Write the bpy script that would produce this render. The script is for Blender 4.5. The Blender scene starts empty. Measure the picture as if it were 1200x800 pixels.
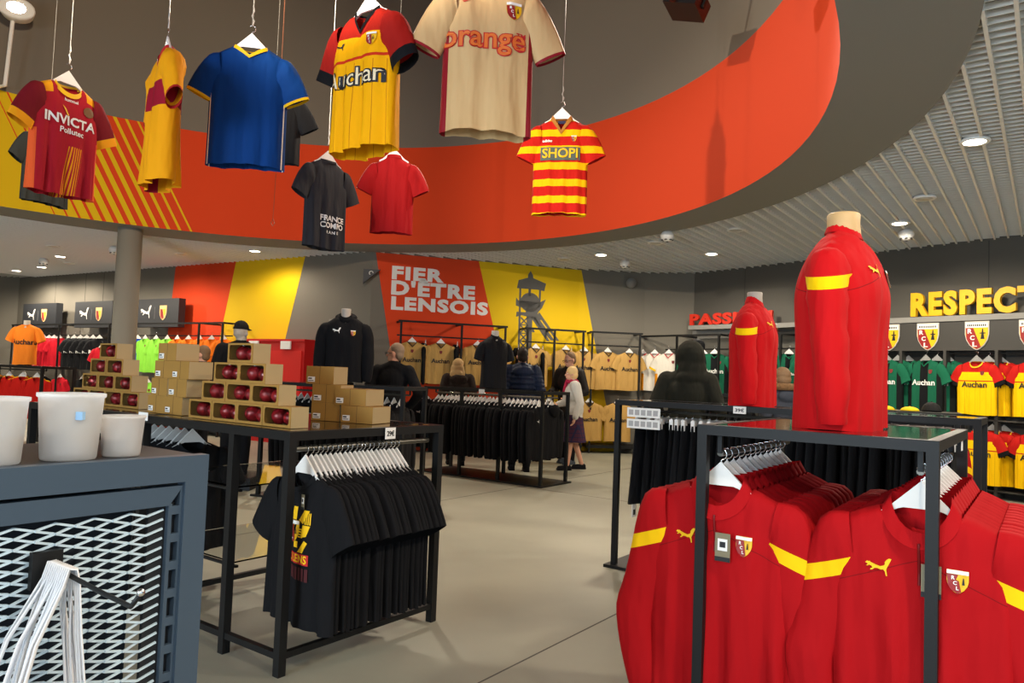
import bpy, bmesh, math, random
from mathutils import Vector, Matrix
random.seed(7)
S = bpy.context.scene
C = S.collection
rad = math.radians

# ------------------------------------------------------------------ camera
cam_d = bpy.data.cameras.new('camera'); cam_d.sensor_width = 36; cam_d.lens = 26.1
cam_d.clip_start = 0.05; cam_d.clip_end = 200
cam = bpy.data.objects.new('camera', cam_d); C.objects.link(cam); S.camera = cam
P, R = rad(2.7), rad(2.1)
fw = Vector((0, math.cos(P), math.sin(P))); up0 = Vector((0, -math.sin(P), math.cos(P))); rt0 = Vector((1, 0, 0))
cx_ = math.cos(R)*rt0 + math.sin(R)*up0; cy_ = -math.sin(R)*rt0 + math.cos(R)*up0
m = Matrix.Identity(4)
for i in range(3):
    m[i][0], m[i][1], m[i][2] = cx_[i], cy_[i], -fw[i]
m[2][3] = 1.42
cam.matrix_world = m

# ------------------------------------------------------------------ world, view, large lights
w = bpy.data.worlds.new('world'); S.world = w; w.use_nodes = True
w.node_tree.nodes['Background'].inputs[0].default_value = (0.62, 0.80, 1.0, 1)
w.node_tree.nodes['Background'].inputs[1].default_value = 0.9
S.view_settings.view_transform = 'Standard'
try: S.view_settings.look = 'None'
except Exception: pass
S.view_settings.gamma = 1.0; S.view_settings.use_curve_mapping = False
S.view_settings.exposure = 0.85
WARM = (1.0, 0.81, 0.56); NEUT = (1.0, 0.88, 0.71)

def light(name, kind, loc, energy, target=None, color=NEUT, size=0.2, spot=70, blend=0.5):
    d = bpy.data.lights.new(name, kind); d.energy = energy; d.color = color
    if kind == 'AREA': d.shape = 'DISK'; d.size = size
    else: d.shadow_soft_size = size
    if kind == 'SPOT': d.spot_size = rad(spot); d.spot_blend = blend
    o = bpy.data.objects.new(name, d); C.objects.link(o); o.location = loc
    t = Vector(target) if target else Vector(loc) + Vector((0, 0, -1))
    o.rotation_euler = (t - Vector(loc)).to_track_quat('-Z', 'Y').to_euler()
    return o

# daylight of the shop front behind the camera on the left
sf = light('storefront_daylight', 'AREA', (-5.5, -3.6, 2.0), 260, (-0.5, 3.0, 1.0), (0.72, 0.87, 1.0), 3.0)
# floods on the rim of the drum, behind and above the camera and on its left
light('drum_flood', 'SPOT', (-2.6, 1.3, 4.4), 860, (2.0, 8.6, 4.5), NEUT, 0.03, 54, 0.5)
light('drum_flood', 'SPOT', (-7.1, 10.2, 6.3), 520, (-2.5, 6.5, 2.4), WARM, 0.10, 100, 0.6)
light('drum_flood', 'SPOT', (-0.9, 1.9, 5.4), 900, (-6.3, 11.5, 4.3), WARM, 0.10, 62, 0.8)
light('drum_flood', 'SPOT', (1.75, 7.6, 5.9), 520, (-2.2, 4.5, 1.0), NEUT, 0.10, 100, 0.6)
light('drum_flood', 'SPOT', (-3.0, 12.2, 7.75), 620, (-1.0, 5.2, 0.5), NEUT, 0.10, 100, 0.6)

# ------------------------------------------------------------------ helpers
def rgb(r, g, b):
    f = lambda c: ((c/255)/12.92 if c/255 <= 0.04045 else (((c/255)+0.055)/1.055)**2.4)
    return (f(r), f(g), f(b), 1)

class X:                                   # tiny expression builder over Math nodes
    def __init__(s, nt, v): s.nt, s.v = nt, v
    def op(s, o, *a):
        n = s.nt.nodes.new('ShaderNodeMath'); n.operation = o
        for i, q in enumerate((s,) + a):
            if isinstance(q, X): q = q.v
            if isinstance(q, (int, float)): n.inputs[i].default_value = q
            else: s.nt.links.new(q, n.inputs[i])
        return X(s.nt, n.outputs[0])
    def __add__(s, o): return s.op('ADD', o)
    def __sub__(s, o): return s.op('SUBTRACT', o)
    def __mul__(s, o): return s.op('MULTIPLY', o)
    def __gt__(s, o): return s.op('GREATER_THAN', o)
    def __lt__(s, o): return s.op('LESS_THAN', o)
    def __and__(s, o): return s.op('MINIMUM', o)
    def __or__(s, o): return s.op('MAXIMUM', o)
    def abs(s): return s.op('ABSOLUTE')
    def mod(s, p): return s.op('FLOORED_MODULO', p)
    def atan2(s, o): return s.op('ARCTAN2', o)
    def inside(s, a, b): return (s > a) & (s < b)

MATS = {}
def mat(name, col, rough=0.6, metal=0.0, zones=(), bump=0.0, bscale=60, var=0.0, vscale=4, spec=0.5, emit=None, estr=0, trans=0.0, alpha=1.0, ior=1.45, sheen=0.0, subsurf=0.0):
    if name in MATS: return MATS[name]
    mt = bpy.data.materials.new(name); mt.use_nodes = True; nt = mt.node_tree
    b = nt.nodes['Principled BSDF']; col = tuple(col)[:3] + (1,)
    b.inputs['Base Color'].default_value = col; b.inputs['Roughness'].default_value = rough
    b.inputs['Metallic'].default_value = metal; b.inputs['Specular IOR Level'].default_value = spec
    b.inputs['IOR'].default_value = ior
    if trans: b.inputs['Transmission Weight'].default_value = trans
    if alpha < 1: b.inputs['Alpha'].default_value = alpha
    if sheen: b.inputs['Sheen Weight'].default_value = sheen
    if emit: b.inputs['Emission Color'].default_value = tuple(emit)[:3]+(1,); b.inputs['Emission Strength'].default_value = estr
    mt.diffuse_color = col
    cur = None; tc = None
    if zones or var or bump:
        tc = nt.nodes.new('ShaderNodeTexCoord')
    if zones:
        sp = nt.nodes.new('ShaderNodeSeparateXYZ'); nt.links.new(tc.outputs['Object'], sp.inputs[0])
        x, y, z = (X(nt, sp.outputs[i]) for i in range(3))
        for fn, c in zones:
            mk = fn(x, y, z)
            mx = nt.nodes.new('ShaderNodeMixRGB'); mx.inputs[2].default_value = tuple(c)[:3] + (1,)
            if cur is None: mx.inputs[1].default_value = col
            else: nt.links.new(cur, mx.inputs[1])
            nt.links.new(mk.v, mx.inputs[0]); cur = mx.outputs[0]
    if var:
        nz = nt.nodes.new('ShaderNodeTexNoise'); nz.inputs['Scale'].default_value = vscale; nz.inputs['Detail'].default_value = 6
        nt.links.new(tc.outputs['Object'], nz.inputs['Vector'])
        mr = nt.nodes.new('ShaderNodeMapRange'); mr.inputs[1].default_value = 0.3; mr.inputs[2].default_value = 0.7
        mr.inputs[3].default_value = 1-var; mr.inputs[4].default_value = 1+var
        nt.links.new(nz.outputs[0], mr.inputs[0])
        mm = nt.nodes.new('ShaderNodeMixRGB'); mm.blend_type = 'MULTIPLY'; mm.inputs[0].default_value = 1
        if cur is None: mm.inputs[1].default_value = col
        else: nt.links.new(cur, mm.inputs[1])
        nt.links.new(mr.outputs[0], mm.inputs[2]); cur = mm.outputs[0]
    if cur is not None: nt.links.new(cur, b.inputs['Base Color'])
    if bump:
        nb = nt.nodes.new('ShaderNodeTexNoise'); nb.inputs['Scale'].default_value = bscale; nb.inputs['Detail'].default_value = 3
        nt.links.new(tc.outputs['Object'], nb.inputs['Vector'])
        bp = nt.nodes.new('ShaderNodeBump'); bp.inputs['Strength'].default_value = bump; bp.inputs['Distance'].default_value = 0.01
        nt.links.new(nb.outputs[0], bp.inputs['Height']); nt.links.new(bp.outputs[0], b.inputs['Normal'])
    MATS[name] = mt
    return mt

def fabric(name, col, zones=(), rough=0.82, bump=0.9, bscale=7):
    if name in MATS: return MATS[name]
    mt = mat(name, col, rough, zones=zones, bump=bump, bscale=bscale, spec=0.2)
    nt = mt.node_tree                                   # folds run mostly downwards
    nz = [n for n in nt.nodes if n.type == 'TEX_NOISE'][-1]; bp = [n for n in nt.nodes if n.type == 'BUMP'][0]; bp.inputs['Distance'].default_value = .028
    tc = [n for n in nt.nodes if n.type == 'TEX_COORD'][0]; mp = nt.nodes.new('ShaderNodeMapping'); mp.inputs['Scale'].default_value = (1.5, 1.5, .45)
    mp.inputs['Rotation'].default_value = (0, .25, 0); nt.links.new(tc.outputs['Object'], mp.inputs[0]); nt.links.new(mp.outputs[0], nz.inputs['Vector']); nz.inputs['Detail'].default_value = 2
    return mt

class MB:
    def __init__(s): s.v, s.f, s.mi = [], [], []
    def add(s, vs, fs, mi=0):
        o = len(s.v); s.v += [tuple(p) for p in vs]; s.f += [tuple(o+i for i in f) for f in fs]; s.mi += [mi]*len(fs); return s
    def box(s, x0, y0, z0, x1, y1, z1, mi=0):
        vs = [(x, y, z) for x in (x0, x1) for y in (y0, y1) for z in (z0, z1)]
        return s.add(vs, [(0,1,3,2),(4,6,7,5),(0,4,5,1),(2,3,7,6),(0,2,6,4),(1,5,7,3)], mi)
    def bar(s, a, b, w, h=None, mi=0, upv=(0,0,1)):
        a, b = Vector(a), Vector(b); h = h or w; d = (b-a).normalized()
        u = Vector(upv)
        if abs(d.dot(u)) > 0.95: u = Vector((0,1,0))
        sd = d.cross(u).normalized(); u = sd.cross(d).normalized()
        vs = [p + sd*(w/2*i) + u*(h/2*j) for p in (a, b) for i, j in ((-1,-1),(1,-1),(1,1),(-1,1))]
        return s.add(vs, [(3,2,1,0),(4,5,6,7),(0,1,5,4),(1,2,6,5),(2,3,7,6),(3,0,4,7)], mi)
    def tube(s, pts, r, n=8, cap=True, mi=0, flat=1.0, closed=False):
        pts = [Vector(p) for p in pts]; rs = r if isinstance(r, (list, tuple)) else [r]*len(pts)
        o = len(s.v); N = len(pts); pu = None; vs = []
        for i, p in enumerate(pts):
            if closed: d = pts[(i+1) % N]-pts[i-1]
            else: d = pts[min(i+1, N-1)]-pts[max(i-1, 0)]
            d = d.normalized() if d.length > 1e-9 else Vector((0,0,1))
            if pu is None: pu = d.orthogonal().normalized() if abs(d.z) > .9 else Vector((0,0,1))
            sd = d.cross(pu)
            if sd.length < 1e-6: sd = d.orthogonal()
            sd.normalize(); pu = sd.cross(d).normalized()
            for k in range(n):
                a = 2*math.pi*k/n; vs.append(p + (sd*math.cos(a)*flat + pu*math.sin(a))*rs[i])
        fs = []
        for i in range(N if closed else N-1):
            j = (i+1) % N
            for k in range(n): fs.append((i*n+k, i*n+(k+1)%n, j*n+(k+1)%n, j*n+k))
        if cap and not closed: fs += [tuple(range(n))[::-1], tuple((N-1)*n+k for k in range(n))]
        return s.add(vs, fs, mi)
    def lathe(s, prof, n=20, c=(0,0,0), axis='z', mi=0):
        vs = []; fs = []
        for r, h in prof:
            for k in range(n):
                a = 2*math.pi*k/n; x, y = r*math.cos(a), r*math.sin(a)
                v = (x, y, h) if axis == 'z' else ((x, h, y) if axis == 'y' else (h, x, y))
                vs.append((v[0]+c[0], v[1]+c[1], v[2]+c[2]))
        for i in range(len(prof)-1):
            for k in range(n): fs.append((i*n+k, i*n+(k+1)%n, (i+1)*n+(k+1)%n, (i+1)*n+k))
        fs += [tuple(range(n))[::-1], tuple((len(prof)-1)*n+k for k in range(n))]
        return s.add(vs, fs, mi)
    def prism(s, poly, y0, y1, mi=0):         # polygon in x,z extruded along y
        n = len(poly); vs = [(x, y0, z) for x, z in poly] + [(x, y1, z) for x, z in poly]
        fs = [tuple(range(n)), tuple(range(2*n-1, n-1, -1))] + [(i, n+i, n+(i+1)%n, (i+1)%n) for i in range(n)]
        return s.add(vs, fs, mi)
    def prismz(s, poly, z0, z1, mi=0):
        n = len(poly); vs = [(x, y, z0) for x, y in poly] + [(x, y, z1) for x, y in poly]
        fs = [tuple(range(n))[::-1], tuple(range(n, 2*n))] + [(i, (i+1)%n, n+(i+1)%n, n+i) for i in range(n)]
        return s.add(vs, fs, mi)
    def ball(s, c, r, n=12, mi=0):
        r = (r, r, r) if isinstance(r, (int, float)) else r
        vs = [(c[0], c[1], c[2]-r[2])]; m_ = n//2
        for i in range(1, m_):
            t = math.pi*i/m_ - math.pi/2
            for k in range(n):
                a = 2*math.pi*k/n; vs.append((c[0]+r[0]*math.cos(t)*math.cos(a), c[1]+r[1]*math.cos(t)*math.sin(a), c[2]+r[2]*math.sin(t)))
        vs.append((c[0], c[1], c[2]+r[2])); fs = []
        for k in range(n): fs.append((0, 1+(k+1)%n, 1+k))
        for i in range(m_-2):
            for k in range(n): fs.append((1+i*n+k, 1+i*n+(k+1)%n, 1+(i+1)*n+(k+1)%n, 1+(i+1)*n+k))
        q = 1+(m_-2)*n
        for k in range(n): fs.append((q+k, q+(k+1)%n, len(vs)-1))
        return s.add(vs, fs, mi)
    def mesh(s, name, mats, smooth=False):
        me = bpy.data.meshes.new(name); me.from_pydata(s.v, [], s.f)
        for q in (mats if isinstance(mats, (list, tuple)) else [mats]): me.materials.append(q)
        if any(s.mi): me.polygons.foreach_set('material_index', s.mi)
        if smooth: me.polygons.foreach_set('use_smooth', [True]*len(me.polygons))
        me.update(); return me
    def build(s, name, mats, parent=None, smooth=False):
        return link(name, s.mesh(name, mats, smooth), parent)

def link(name, me, parent=None, loc=None, rz=None):
    o = bpy.data.objects.new(name, me); C.objects.link(o)
    if parent: o.parent = parent
    if loc is not None: o.location = loc
    if rz is not None: o.rotation_euler = (0, 0, rad(rz))
    return o
def tag(o, label, cat, group=None):
    o['label'] = label; o['category'] = cat
    if group: o['group'] = group
    return o
def thing(name, label, cat, loc=(0,0,0), rz=0, group=None):
    return tag(link(name, None, None, loc, rz), label, cat, group)
def struct(o): o['kind'] = 'structure'; return o
def copy_tree(o, parent=None):
    c = o.copy(); C.objects.link(c); c.parent = parent
    for ch in o.children: copy_tree(ch, c)
    return c
def drop_tree(o):
    for ch in list(o.children): drop_tree(ch)
    bpy.data.objects.remove(o)
class Proto:                               # a finished kind of thing; first place() uses it, later ones copy it
    def __init__(s, root): s.root, s.used = root, False
    def place(s, loc, rz, label, group=None, cat=None):
        o = s.root if not s.used else copy_tree(s.root)
        s.used = True; o.location = loc; o.rotation_euler = (0, 0, rad(rz)); o['label'] = label
        if cat: o['category'] = cat
        if group: o['group'] = group
        elif 'group' in o: del o['group']
        return o
ORD = ['first','second','third','fourth','fifth','sixth','seventh','eighth','ninth','tenth','eleventh','twelfth','thirteenth','fourteenth','fifteenth','sixteenth']

TXT = {}
def text2d(s, size=1.0, bold=0.0, align='CENTER', shear=0.0, space=1.0):
    key = (s, bold, align, shear, space)
    if key not in TXT:
        cu = bpy.data.curves.new('t', 'FONT'); cu.body = s; cu.size = 1; cu.align_x = align; cu.align_y = 'CENTER'
        cu.offset = bold; cu.shear = shear; cu.space_character = space; cu.resolution_u = 3
        ob = bpy.data.objects.new('t', cu); C.objects.link(ob)
        dg = bpy.context.evaluated_depsgraph_get(); me = bpy.data.meshes.new_from_object(ob.evaluated_get(dg))
        TXT[key] = ([(v.co.x, v.co.y) for v in me.vertices], [tuple(p.vertices) for p in me.polygons])
        bpy.data.objects.remove(ob); bpy.data.curves.remove(cu); bpy.data.meshes.remove(me)
    v, f = TXT[key]
    return [(x*size, y*size) for x, y in v], f
def text3d(name, s, size, depth, mt, parent=None, bold=0.0, align='LEFT', fit=None, shear=0.0, space=1.0):
    # upright letters in the x,z plane, front facing -y, standing from z=0
    v, f = text2d(s, 1, bold, align, shear, space)
    x0, x1 = min(p[0] for p in v), max(p[0] for p in v); y0, y1 = min(p[1] for p in v), max(p[1] for p in v)
    sx = sz = size
    if fit: sx, sz = fit[0]/(x1-x0), fit[1]/(y1-y0)
    P2 = [((x-x0)*sx, (y-y0)*sz) for x, y in v]
    b = MB(); n = len(P2)
    fr = [(x, -depth, z) for x, z in P2]; bk = [(x, 0, z) for x, z in P2]
    from collections import Counter
    ec = Counter()
    for q in f:
        for i in range(len(q)): ec[tuple(sorted((q[i], q[(i+1)%len(q)])))] += 1
    fs = list(f) + [tuple(n+i for i in reversed(q)) for q in f]
    for q in f:
        for i in range(len(q)):
            a, c = q[i], q[(i+1)%len(q)]
            if ec[tuple(sorted((a, c)))] == 1: fs.append((c, a, n+a, n+c))
    b.add(fr+bk, fs)
    return b.build(name, mt, parent)

# ------------------------------------------------------------------ materials
RED = rgb(196, 16, 22); YEL = rgb(245, 190, 0); BLK = rgb(17, 17, 19); GOLD = rgb(196, 158, 88); WHT = rgb(232, 228, 220); ORANGE = rgb(240, 120, 30)
PAINT_RED = rgb(222, 66, 16); PAINT_YEL = rgb(228, 188, 0)
M_wall = mat('grey_wall_paint', rgb(116, 111, 100), 0.85, var=0.05, vscale=0.7)
M_wall_dark = mat('dark_grey_wall_paint', rgb(90, 87, 80), 0.85, var=0.05, vscale=0.7)
M_soffit = mat('soffit_grey', rgb(140, 138, 132), 0.9)
M_red_paint = mat('wall_red_paint', PAINT_RED, 0.8)
M_yel_paint = mat('wall_yellow_paint', PAINT_YEL, 0.8)
M_white_paint = mat('white_paint', rgb(238, 236, 230), 0.7)
M_dark_paint = mat('mural_grey', rgb(96, 94, 90), 0.8)
M_black_metal = mat('black_metal', rgb(24, 24, 24), 0.5, 0.0, spec=0.3)
M_bluegrey = mat('daylit_bluegrey_metal', rgb(64, 79, 94), 0.42, 0.0, spec=0.5)  # blue cast of the cool daylight is put into this paint
M_chrome = mat('chrome', rgb(215, 215, 215), 0.2, 1.0)
M_hanger = mat('white_plastic', rgb(236, 232, 226), 0.4)
M_grid = mat('grid_metal', rgb(244, 242, 236), 0.5, 0.0)
M_plenum = mat('plenum', rgb(64, 63, 60), 0.95)
M_glossblack = mat('gloss_black_top', rgb(24, 24, 24), 0.07, spec=0.7)
M_glass = mat('clear_glass', (0.92, 0.95, 0.94), 0.02, trans=1.0, ior=1.1)
M_kraft = mat('kraft_board', rgb(156, 116, 50), 0.75, var=0.05, vscale=9)
M_kraft_pale = mat('kraft_board_pale', rgb(176, 152, 108), 0.75)
M_kraft_dark = mat('box_inside', rgb(96, 70, 40), 0.9)
M_bauble = mat('red_bauble', rgb(140, 18, 26), 0.22, 0.15, spec=0.6)
M_label = mat('white_label', rgb(236, 234, 228), 0.6)
M_ink = mat('ink', rgb(28, 28, 30), 0.6)
M_skin = mat('skin', rgb(214, 158, 130), 0.6)
M_mann = mat('mannequin_grey', rgb(172, 162, 150), 0.55)
M_wood = mat('light_wood', rgb(200, 164, 112), 0.55)
M_yel = mat('print_yellow', YEL, 0.65); M_redp = mat('print_red', rgb(190, 24, 28), 0.65)
M_gold = mat('crest_gold', rgb(236, 184, 20), 0.5); M_crestred = mat('crest_red', rgb(150, 34, 34), 0.5)
M_lampglass = mat('lamp_lens', (1, 1, 1), 0.4, emit=(1.0, 0.88, 0.68), estr=14)

AX = 36.0
e1 = Vector((math.sin(rad(AX)), math.cos(rad(AX)), 0)); ex = Vector((math.cos(rad(AX)), -math.sin(rad(AX)), 0))
def fr(o, x, y, z=0): return Vector((o[0], o[1], 0)) + ex*x + e1*y + Vector((0, 0, z))      # shop axes: x to the right-front, y to the right-back

# ------------------------------------------------------------------ the setting
ROOM = [(-15.5, 20.0), (-13.5, 20.2), (-2.6, 13.5), (1.31, 14.8), (2.65, 14.95), (3.6, 14.75), (4.3, 13.9), (7.0, 10.1), (9.4, 6.72), (9.4, -4.0), (-15.5, -4.0)]
M_floor = mat('concrete_floor', rgb(148, 146, 130), 0.48, var=0.13, vscale=0.9, bump=0.05, bscale=5, spec=0.4)
b = MB(); b.add([(x, y, 0) for x, y in ROOM], [tuple(range(len(ROOM)))[::-1]])
floor = struct(b.build('floor', M_floor))
M_joint = mat('floor_joint', rgb(84, 80, 74), 0.9)
fo = (-0.1, 3.5)
for k in range(-2, 4):
    off = k*3.4
    b = MB(); a0 = fr(fo, off, -6); a1 = fr(fo, off, 12)
    if k in (0, 1, -1): b.bar((a0.x, a0.y, 0.0005), (a1.x, a1.y, 0.0005), 0.008, 0.002); b.build('joint', M_joint, floor)
for k in (5.2, 10.4):
    a0 = fr(fo, -9, k); a1 = fr(fo, 6, k); b = MB(); b.bar((a0.x, a0.y, 0.0005), (a1.x, a1.y, 0.0005), 0.008, 0.002); b.build('joint', M_joint, floor)

def wall(name, a, c, z0=0, z1=4.1, mt=None, th=0.14):
    a, c = Vector(a), Vector(c); d = (c-a); L = d.length; d /= L
    o = link(name, None, None, (a.x, a.y, 0), math.degrees(math.atan2(d.y, d.x)))
    bb = MB(); bb.box(0, 0, z0, L, th, z1)
    o2 = struct(link(name, bb.mesh(name, mt or M_wall), None, (a.x, a.y, 0), math.degrees(math.atan2(d.y, d.x))))
    bpy.data.objects.remove(o); return o2, L
# left wall with a doorway cut in it (local x runs along the wall, -y faces the shop)
WL0, WL1 = Vector((-13.5, 20.2)), Vector((-2.6, 13.5)); WLd = (WL1-WL0).normalized(); WLL = (WL1-WL0).length; WLa = math.degrees(math.atan2(WLd.y, WLd.x))
b = MB(); b.box(0, 0, 0, 11.82, .14, 4.1); b.box(12.47, 0, 0, WLL, .14, 4.1); b.box(11.82, 0, 2.34, 12.47, .14, 4.1)
wall_l = struct(link('wall_left', b.mesh('wall_left', M_wall), None, (WL0.x, WL0.y, 0), WLa))
b = MB(); b.box(9.8, 2.6, 0, 12.75, 2.7, 3.0); b.box(9.8, 0.16, 0, 9.9, 2.6, 3.0); b.box(9.8, .16, 2.9, 12.75, 2.6, 3.0); b.box(9.9, .16, -.05, 12.75, 2.6, 0); b.box(12.65, .16, 0, 12.75, 2.6, 2.9)
struct(link('wall_alcove', b.mesh('wall_alcove', M_wall), None, (WL0.x, WL0.y, 0), WLa))
b = MB()
for q in ((11.78, 0, 11.82, 2.34), (12.47, 0, 12.51, 2.34), (11.78, 2.34, 12.51, 2.38)): b.box(q[0], -.02, q[1], q[2], .14, q[3])
struct(link('door_1', b.mesh('door_1', M_soffit), None, (WL0.x, WL0.y, 0), WLa))
wall_f, WFL = wall('wall_slogan', ROOM[2], ROOM[3])
wall_b, _ = wall('wall_back', ROOM[3], ROOM[4])
wall('wall_corner', ROOM[4], ROOM[5]); wall_p, WPL = wall('wall_pass', ROOM[5], ROOM[6], mt=M_wall_dark)
wall_r, WRL = wall('wall_right', ROOM[6], ROOM[7], mt=M_wall_dark); wall('wall_right_near', ROOM[7], ROOM[8], mt=M_wall_dark); wall('wall_side_right', ROOM[8], ROOM[9])
wall('wall_far_left', ROOM[0], ROOM[1]); wall('wall_side_left', ROOM[10], ROOM[0])
# wall panel joints
M_seam = mat('wall_seam', rgb(70, 68, 64), 0.9)
def seams(wo, xs, z0, z1):
    for x in xs:
        q = MB(); q.box(x-.006, -.003, z0, x+.006, 0, z1); q.build('seam', M_seam, wo)
seams(wall_l, (1.9, 3.3, 4.1), 2.2, 3.6); seams(wall_r, (0.05, 2.5, 4.2), 2.5, 3.6)
def band(wo, name, poly, mt, d=.004):
    q = MB(); q.prism(poly, -d, 0); return q.build(name, mt, wo)
band(wall_l, 'painted_band', [(6.78, 2.1), (8.56, 1.9), (8.99, 3.62), (6.93, 3.62)], M_red_paint)
band(wall_l, 'painted_band', [(8.42, 1.3), (10.4, 1.3), (11.04, 3.62), (8.99, 3.62)], M_yel_paint)
band(wall_l, 'painted_band', [(6.3, 0), (8.1, 0), (8.56, 1.9), (6.78, 2.1)], M_red_paint)
band(wall_f, 'painted_band', [(0.75, 0), (3.0, 0), (2.01, 3.6), (0.05, 3.6)], M_red_paint)
band(wall_f, 'painted_band', [(3.0, 0), (4.1, 0), (4.1, 3.6), (2.01, 3.6)], M_yel_paint)
band(wall_b, 'painted_band', [(-.02, 0), (0.82, 0), (0.03, 3.6), (-.02, 3.6)], M_yel_paint)
band(wall_f, 'painted_band', [(4.1, 0), (4.115, 0), (4.115, 3.6), (4.1, 3.6)], M_yel_paint)
# slogan lettering
for tx, x0, z0, wd, hh in (('FIER', .36, 3.13, .98, .25), ("D'\u00caTRE", .36, 2.845, 1.60, .335), ('LENSOIS', .37, 2.565, 1.86, .255)):
    o = text3d('slogan_lettering', tx, 1, .004, M_white_paint, wall_f, bold=.05, fit=(wd, hh), space=1.14); o.location = (x0, -.004, z0)
# mining headframe mural, flat painted shapes
def mural(poly): band(wall_f, 'headframe_mural', poly, M_dark_paint, .007)
mural([(2.80, 3.14), (2.83, 3.30), (3.02, 3.36), (3.02, 3.42), (3.07, 3.50), (3.12, 3.42), (3.13, 3.36), (3.40, 3.27), (3.37, 3.12), (3.22, 3.14)])
mural([(2.86, 2.1), (2.90, 2.1), (2.89, 3.15), (2.85, 3.15)]); mural([(3.26, 2.8), (3.30, 2.8), (3.30, 3.14), (3.26, 3.14)]); mural([(3.04, 3.0), (3.09, 3.0), (3.09, 3.15), (3.04, 3.15)])
mural([(3.08+.20*math.cos(a*math.pi/12), 2.88+.19*math.sin(a*math.pi/12)) for a in range(24)])
mural([(2.79, 2.80), (2.79, 2.96), (2.84, 2.90), (3.3, 2.90), (3.41, 2.96), (3.33, 2.78), (3.26, 2.70), (3.2, 2.56), (2.92, 2.62), (2.80, 2.58), (2.81, 2.68), (3.0, 2.68), (3.0, 2.76), (2.86, 2.78)])
mural([(3.04, 1.7), (3.14, 1.7), (3.14, 2.6), (3.02, 2.62)]); mural([(3.00, 2.30), (3.20, 2.30), (3.17, 2.38), (3.02, 2.40)])
mural([(3.16, 2.56), (3.28, 2.70), (3.72, 2.16), (3.66, 2.16), (3.33, 2.55), (3.30, 2.55), (3.62, 2.16), (3.54, 2.16)])
mural([(3.10, 2.60), (3.2, 2.62), (3.52, 2.14), (3.46, 2.14)])
for z in (1.8, 1.96, 2.12, 2.28, 2.44):
    mural([(2.88, z), (2.92, z), (3.06, z+.14), (3.02, z+.14)]); mural([(3.02, z), (3.06, z), (2.92, z+.14), (2.88, z+.14)]); mural([(2.87, z-.02), (3.06, z-.02), (3.06, z), (2.87, z)])
mural([(2.86, 1.7), (2.90, 1.7), (2.90, 2.12), (2.86, 2.12)])

# drum opening: soffit ring, inner wall, ceiling above
IC, IA, IB, IT = Vector((-3.36, 6.65)), 6.24, 5.68, math.atan2(.74, .67)
OC, OR = Vector((-3.07, 7.1)), 6.41
N = 128
inn = []; out = []
for k in range(N):
    a = 2*math.pi*k/N; u, v = IA*math.cos(a), IB*math.sin(a)
    inn.append((IC.x+u*math.cos(IT)-v*math.sin(IT), IC.y+u*math.sin(IT)+v*math.cos(IT)))
    dd = Vector(inn[-1])-OC; f_ = OR/dd.length; out.append((OC.x+dd.x*f_, OC.y+dd.y*f_))
ZC, ZB, ZT = 3.6, 5.27, 8.2
b = MB(); vs = []
for p, q in zip(inn, out): vs += [(p[0], p[1], ZC), (q[0], q[1], ZC), (q[0], q[1], 4.1)]
fs = []
for k in range(N):
    j = (k+1) % N; fs += [(3*k, 3*k+1, 3*j+1, 3*j), (3*k+1, 3*k+2, 3*j+2, 3*j+1)]
b.add(vs, fs); struct(b.build('ceiling_soffit', M_soffit))
def drum_yellow(x, y, z):
    ang = (y - IC.y).atan2(x - IC.x)*(180/math.pi)
    ph = ang - (z - ZC)*5.2
    yel = (ph > 109.2) & (z < ZB) & (z > ZC-1)
    q = ph - 110.0; fr_ = q.mod(1.72)*(1/1.72)
    wd = (ph*-0.037) + 4.87           # share of red in each stripe: wide at 110, thin at 130
    return yel & ((fr_ > wd) | (ph > 130.5))
M_drum = mat('drum_paint', rgb(120, 112, 100), 0.85, zones=[(lambda x, y, z: z < ZB, PAINT_RED), (drum_yellow, PAINT_YEL)])
vs = []
for p in inn: vs += [(p[0], p[1], ZC), (p[0], p[1], ZB), (p[0], p[1], ZT)]
fs = []
for k in range(N):
    j = (k+1) % N; fs += [(3*k, 3*j, 3*j+1, 3*k+1), (3*k+1, 3*j+1, 3*j+2, 3*k+2)]
b = MB(); b.add(vs, fs); struct(b.build('wall_drum', M_drum, smooth=True))
b = MB(); b.add([(p[0], p[1], ZT) for p in inn], [tuple(range(N))[::-1]]); struct(b.build('ceiling_drum', M_soffit))
# slab above the open grid, with the hole of the drum
bm = bmesh.new()
def loop(pts, z):
    v = [bm.verts.new((x, y, z)) for x, y in pts]
    return [bm.edges.new((v[i], v[(i+1) % len(v)])) for i in range(len(v))]
ed = loop(ROOM, 4.1) + loop(out, 4.1)
bmesh.ops.triangle_fill(bm, edges=ed, use_beauty=True)
me = bpy.data.meshes.new('ceiling'); bm.to_mesh(me); bm.free(); me.materials.append(M_plenum)
ceil = struct(link('ceiling', me))
def cuts(o, d, poly):
    r = []; n = len(poly)
    for i in range(n):
        a, c = Vector(poly[i]), Vector(poly[(i+1) % n]); e = c-a; den = d.x*e.y-d.y*e.x
        if abs(den) < 1e-9: continue
        t = ((a.x-o.x)*e.y-(a.y-o.y)*e.x)/den; s_ = ((a.x-o.x)*d.y-(a.y-o.y)*d.x)/den
        if 0 <= s_ < 1: r.append(t)
    return sorted(r)
def spans(o, d):
    rm, el = cuts(o, d, ROOM), cuts(o, d, out); res = []
    for i in range(0, len(rm)-1, 2):
        a, c = rm[i], rm[i+1]
        if len(el) == 2 and el[0] < c and el[1] > a:
            if el[0] > a: res.append((a, el[0]))
            if el[1] < c: res.append((el[1], c))
        else: res.append((a, c))
    return [s_ for s_ in res if s_[1]-s_[0] > .1]
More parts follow.
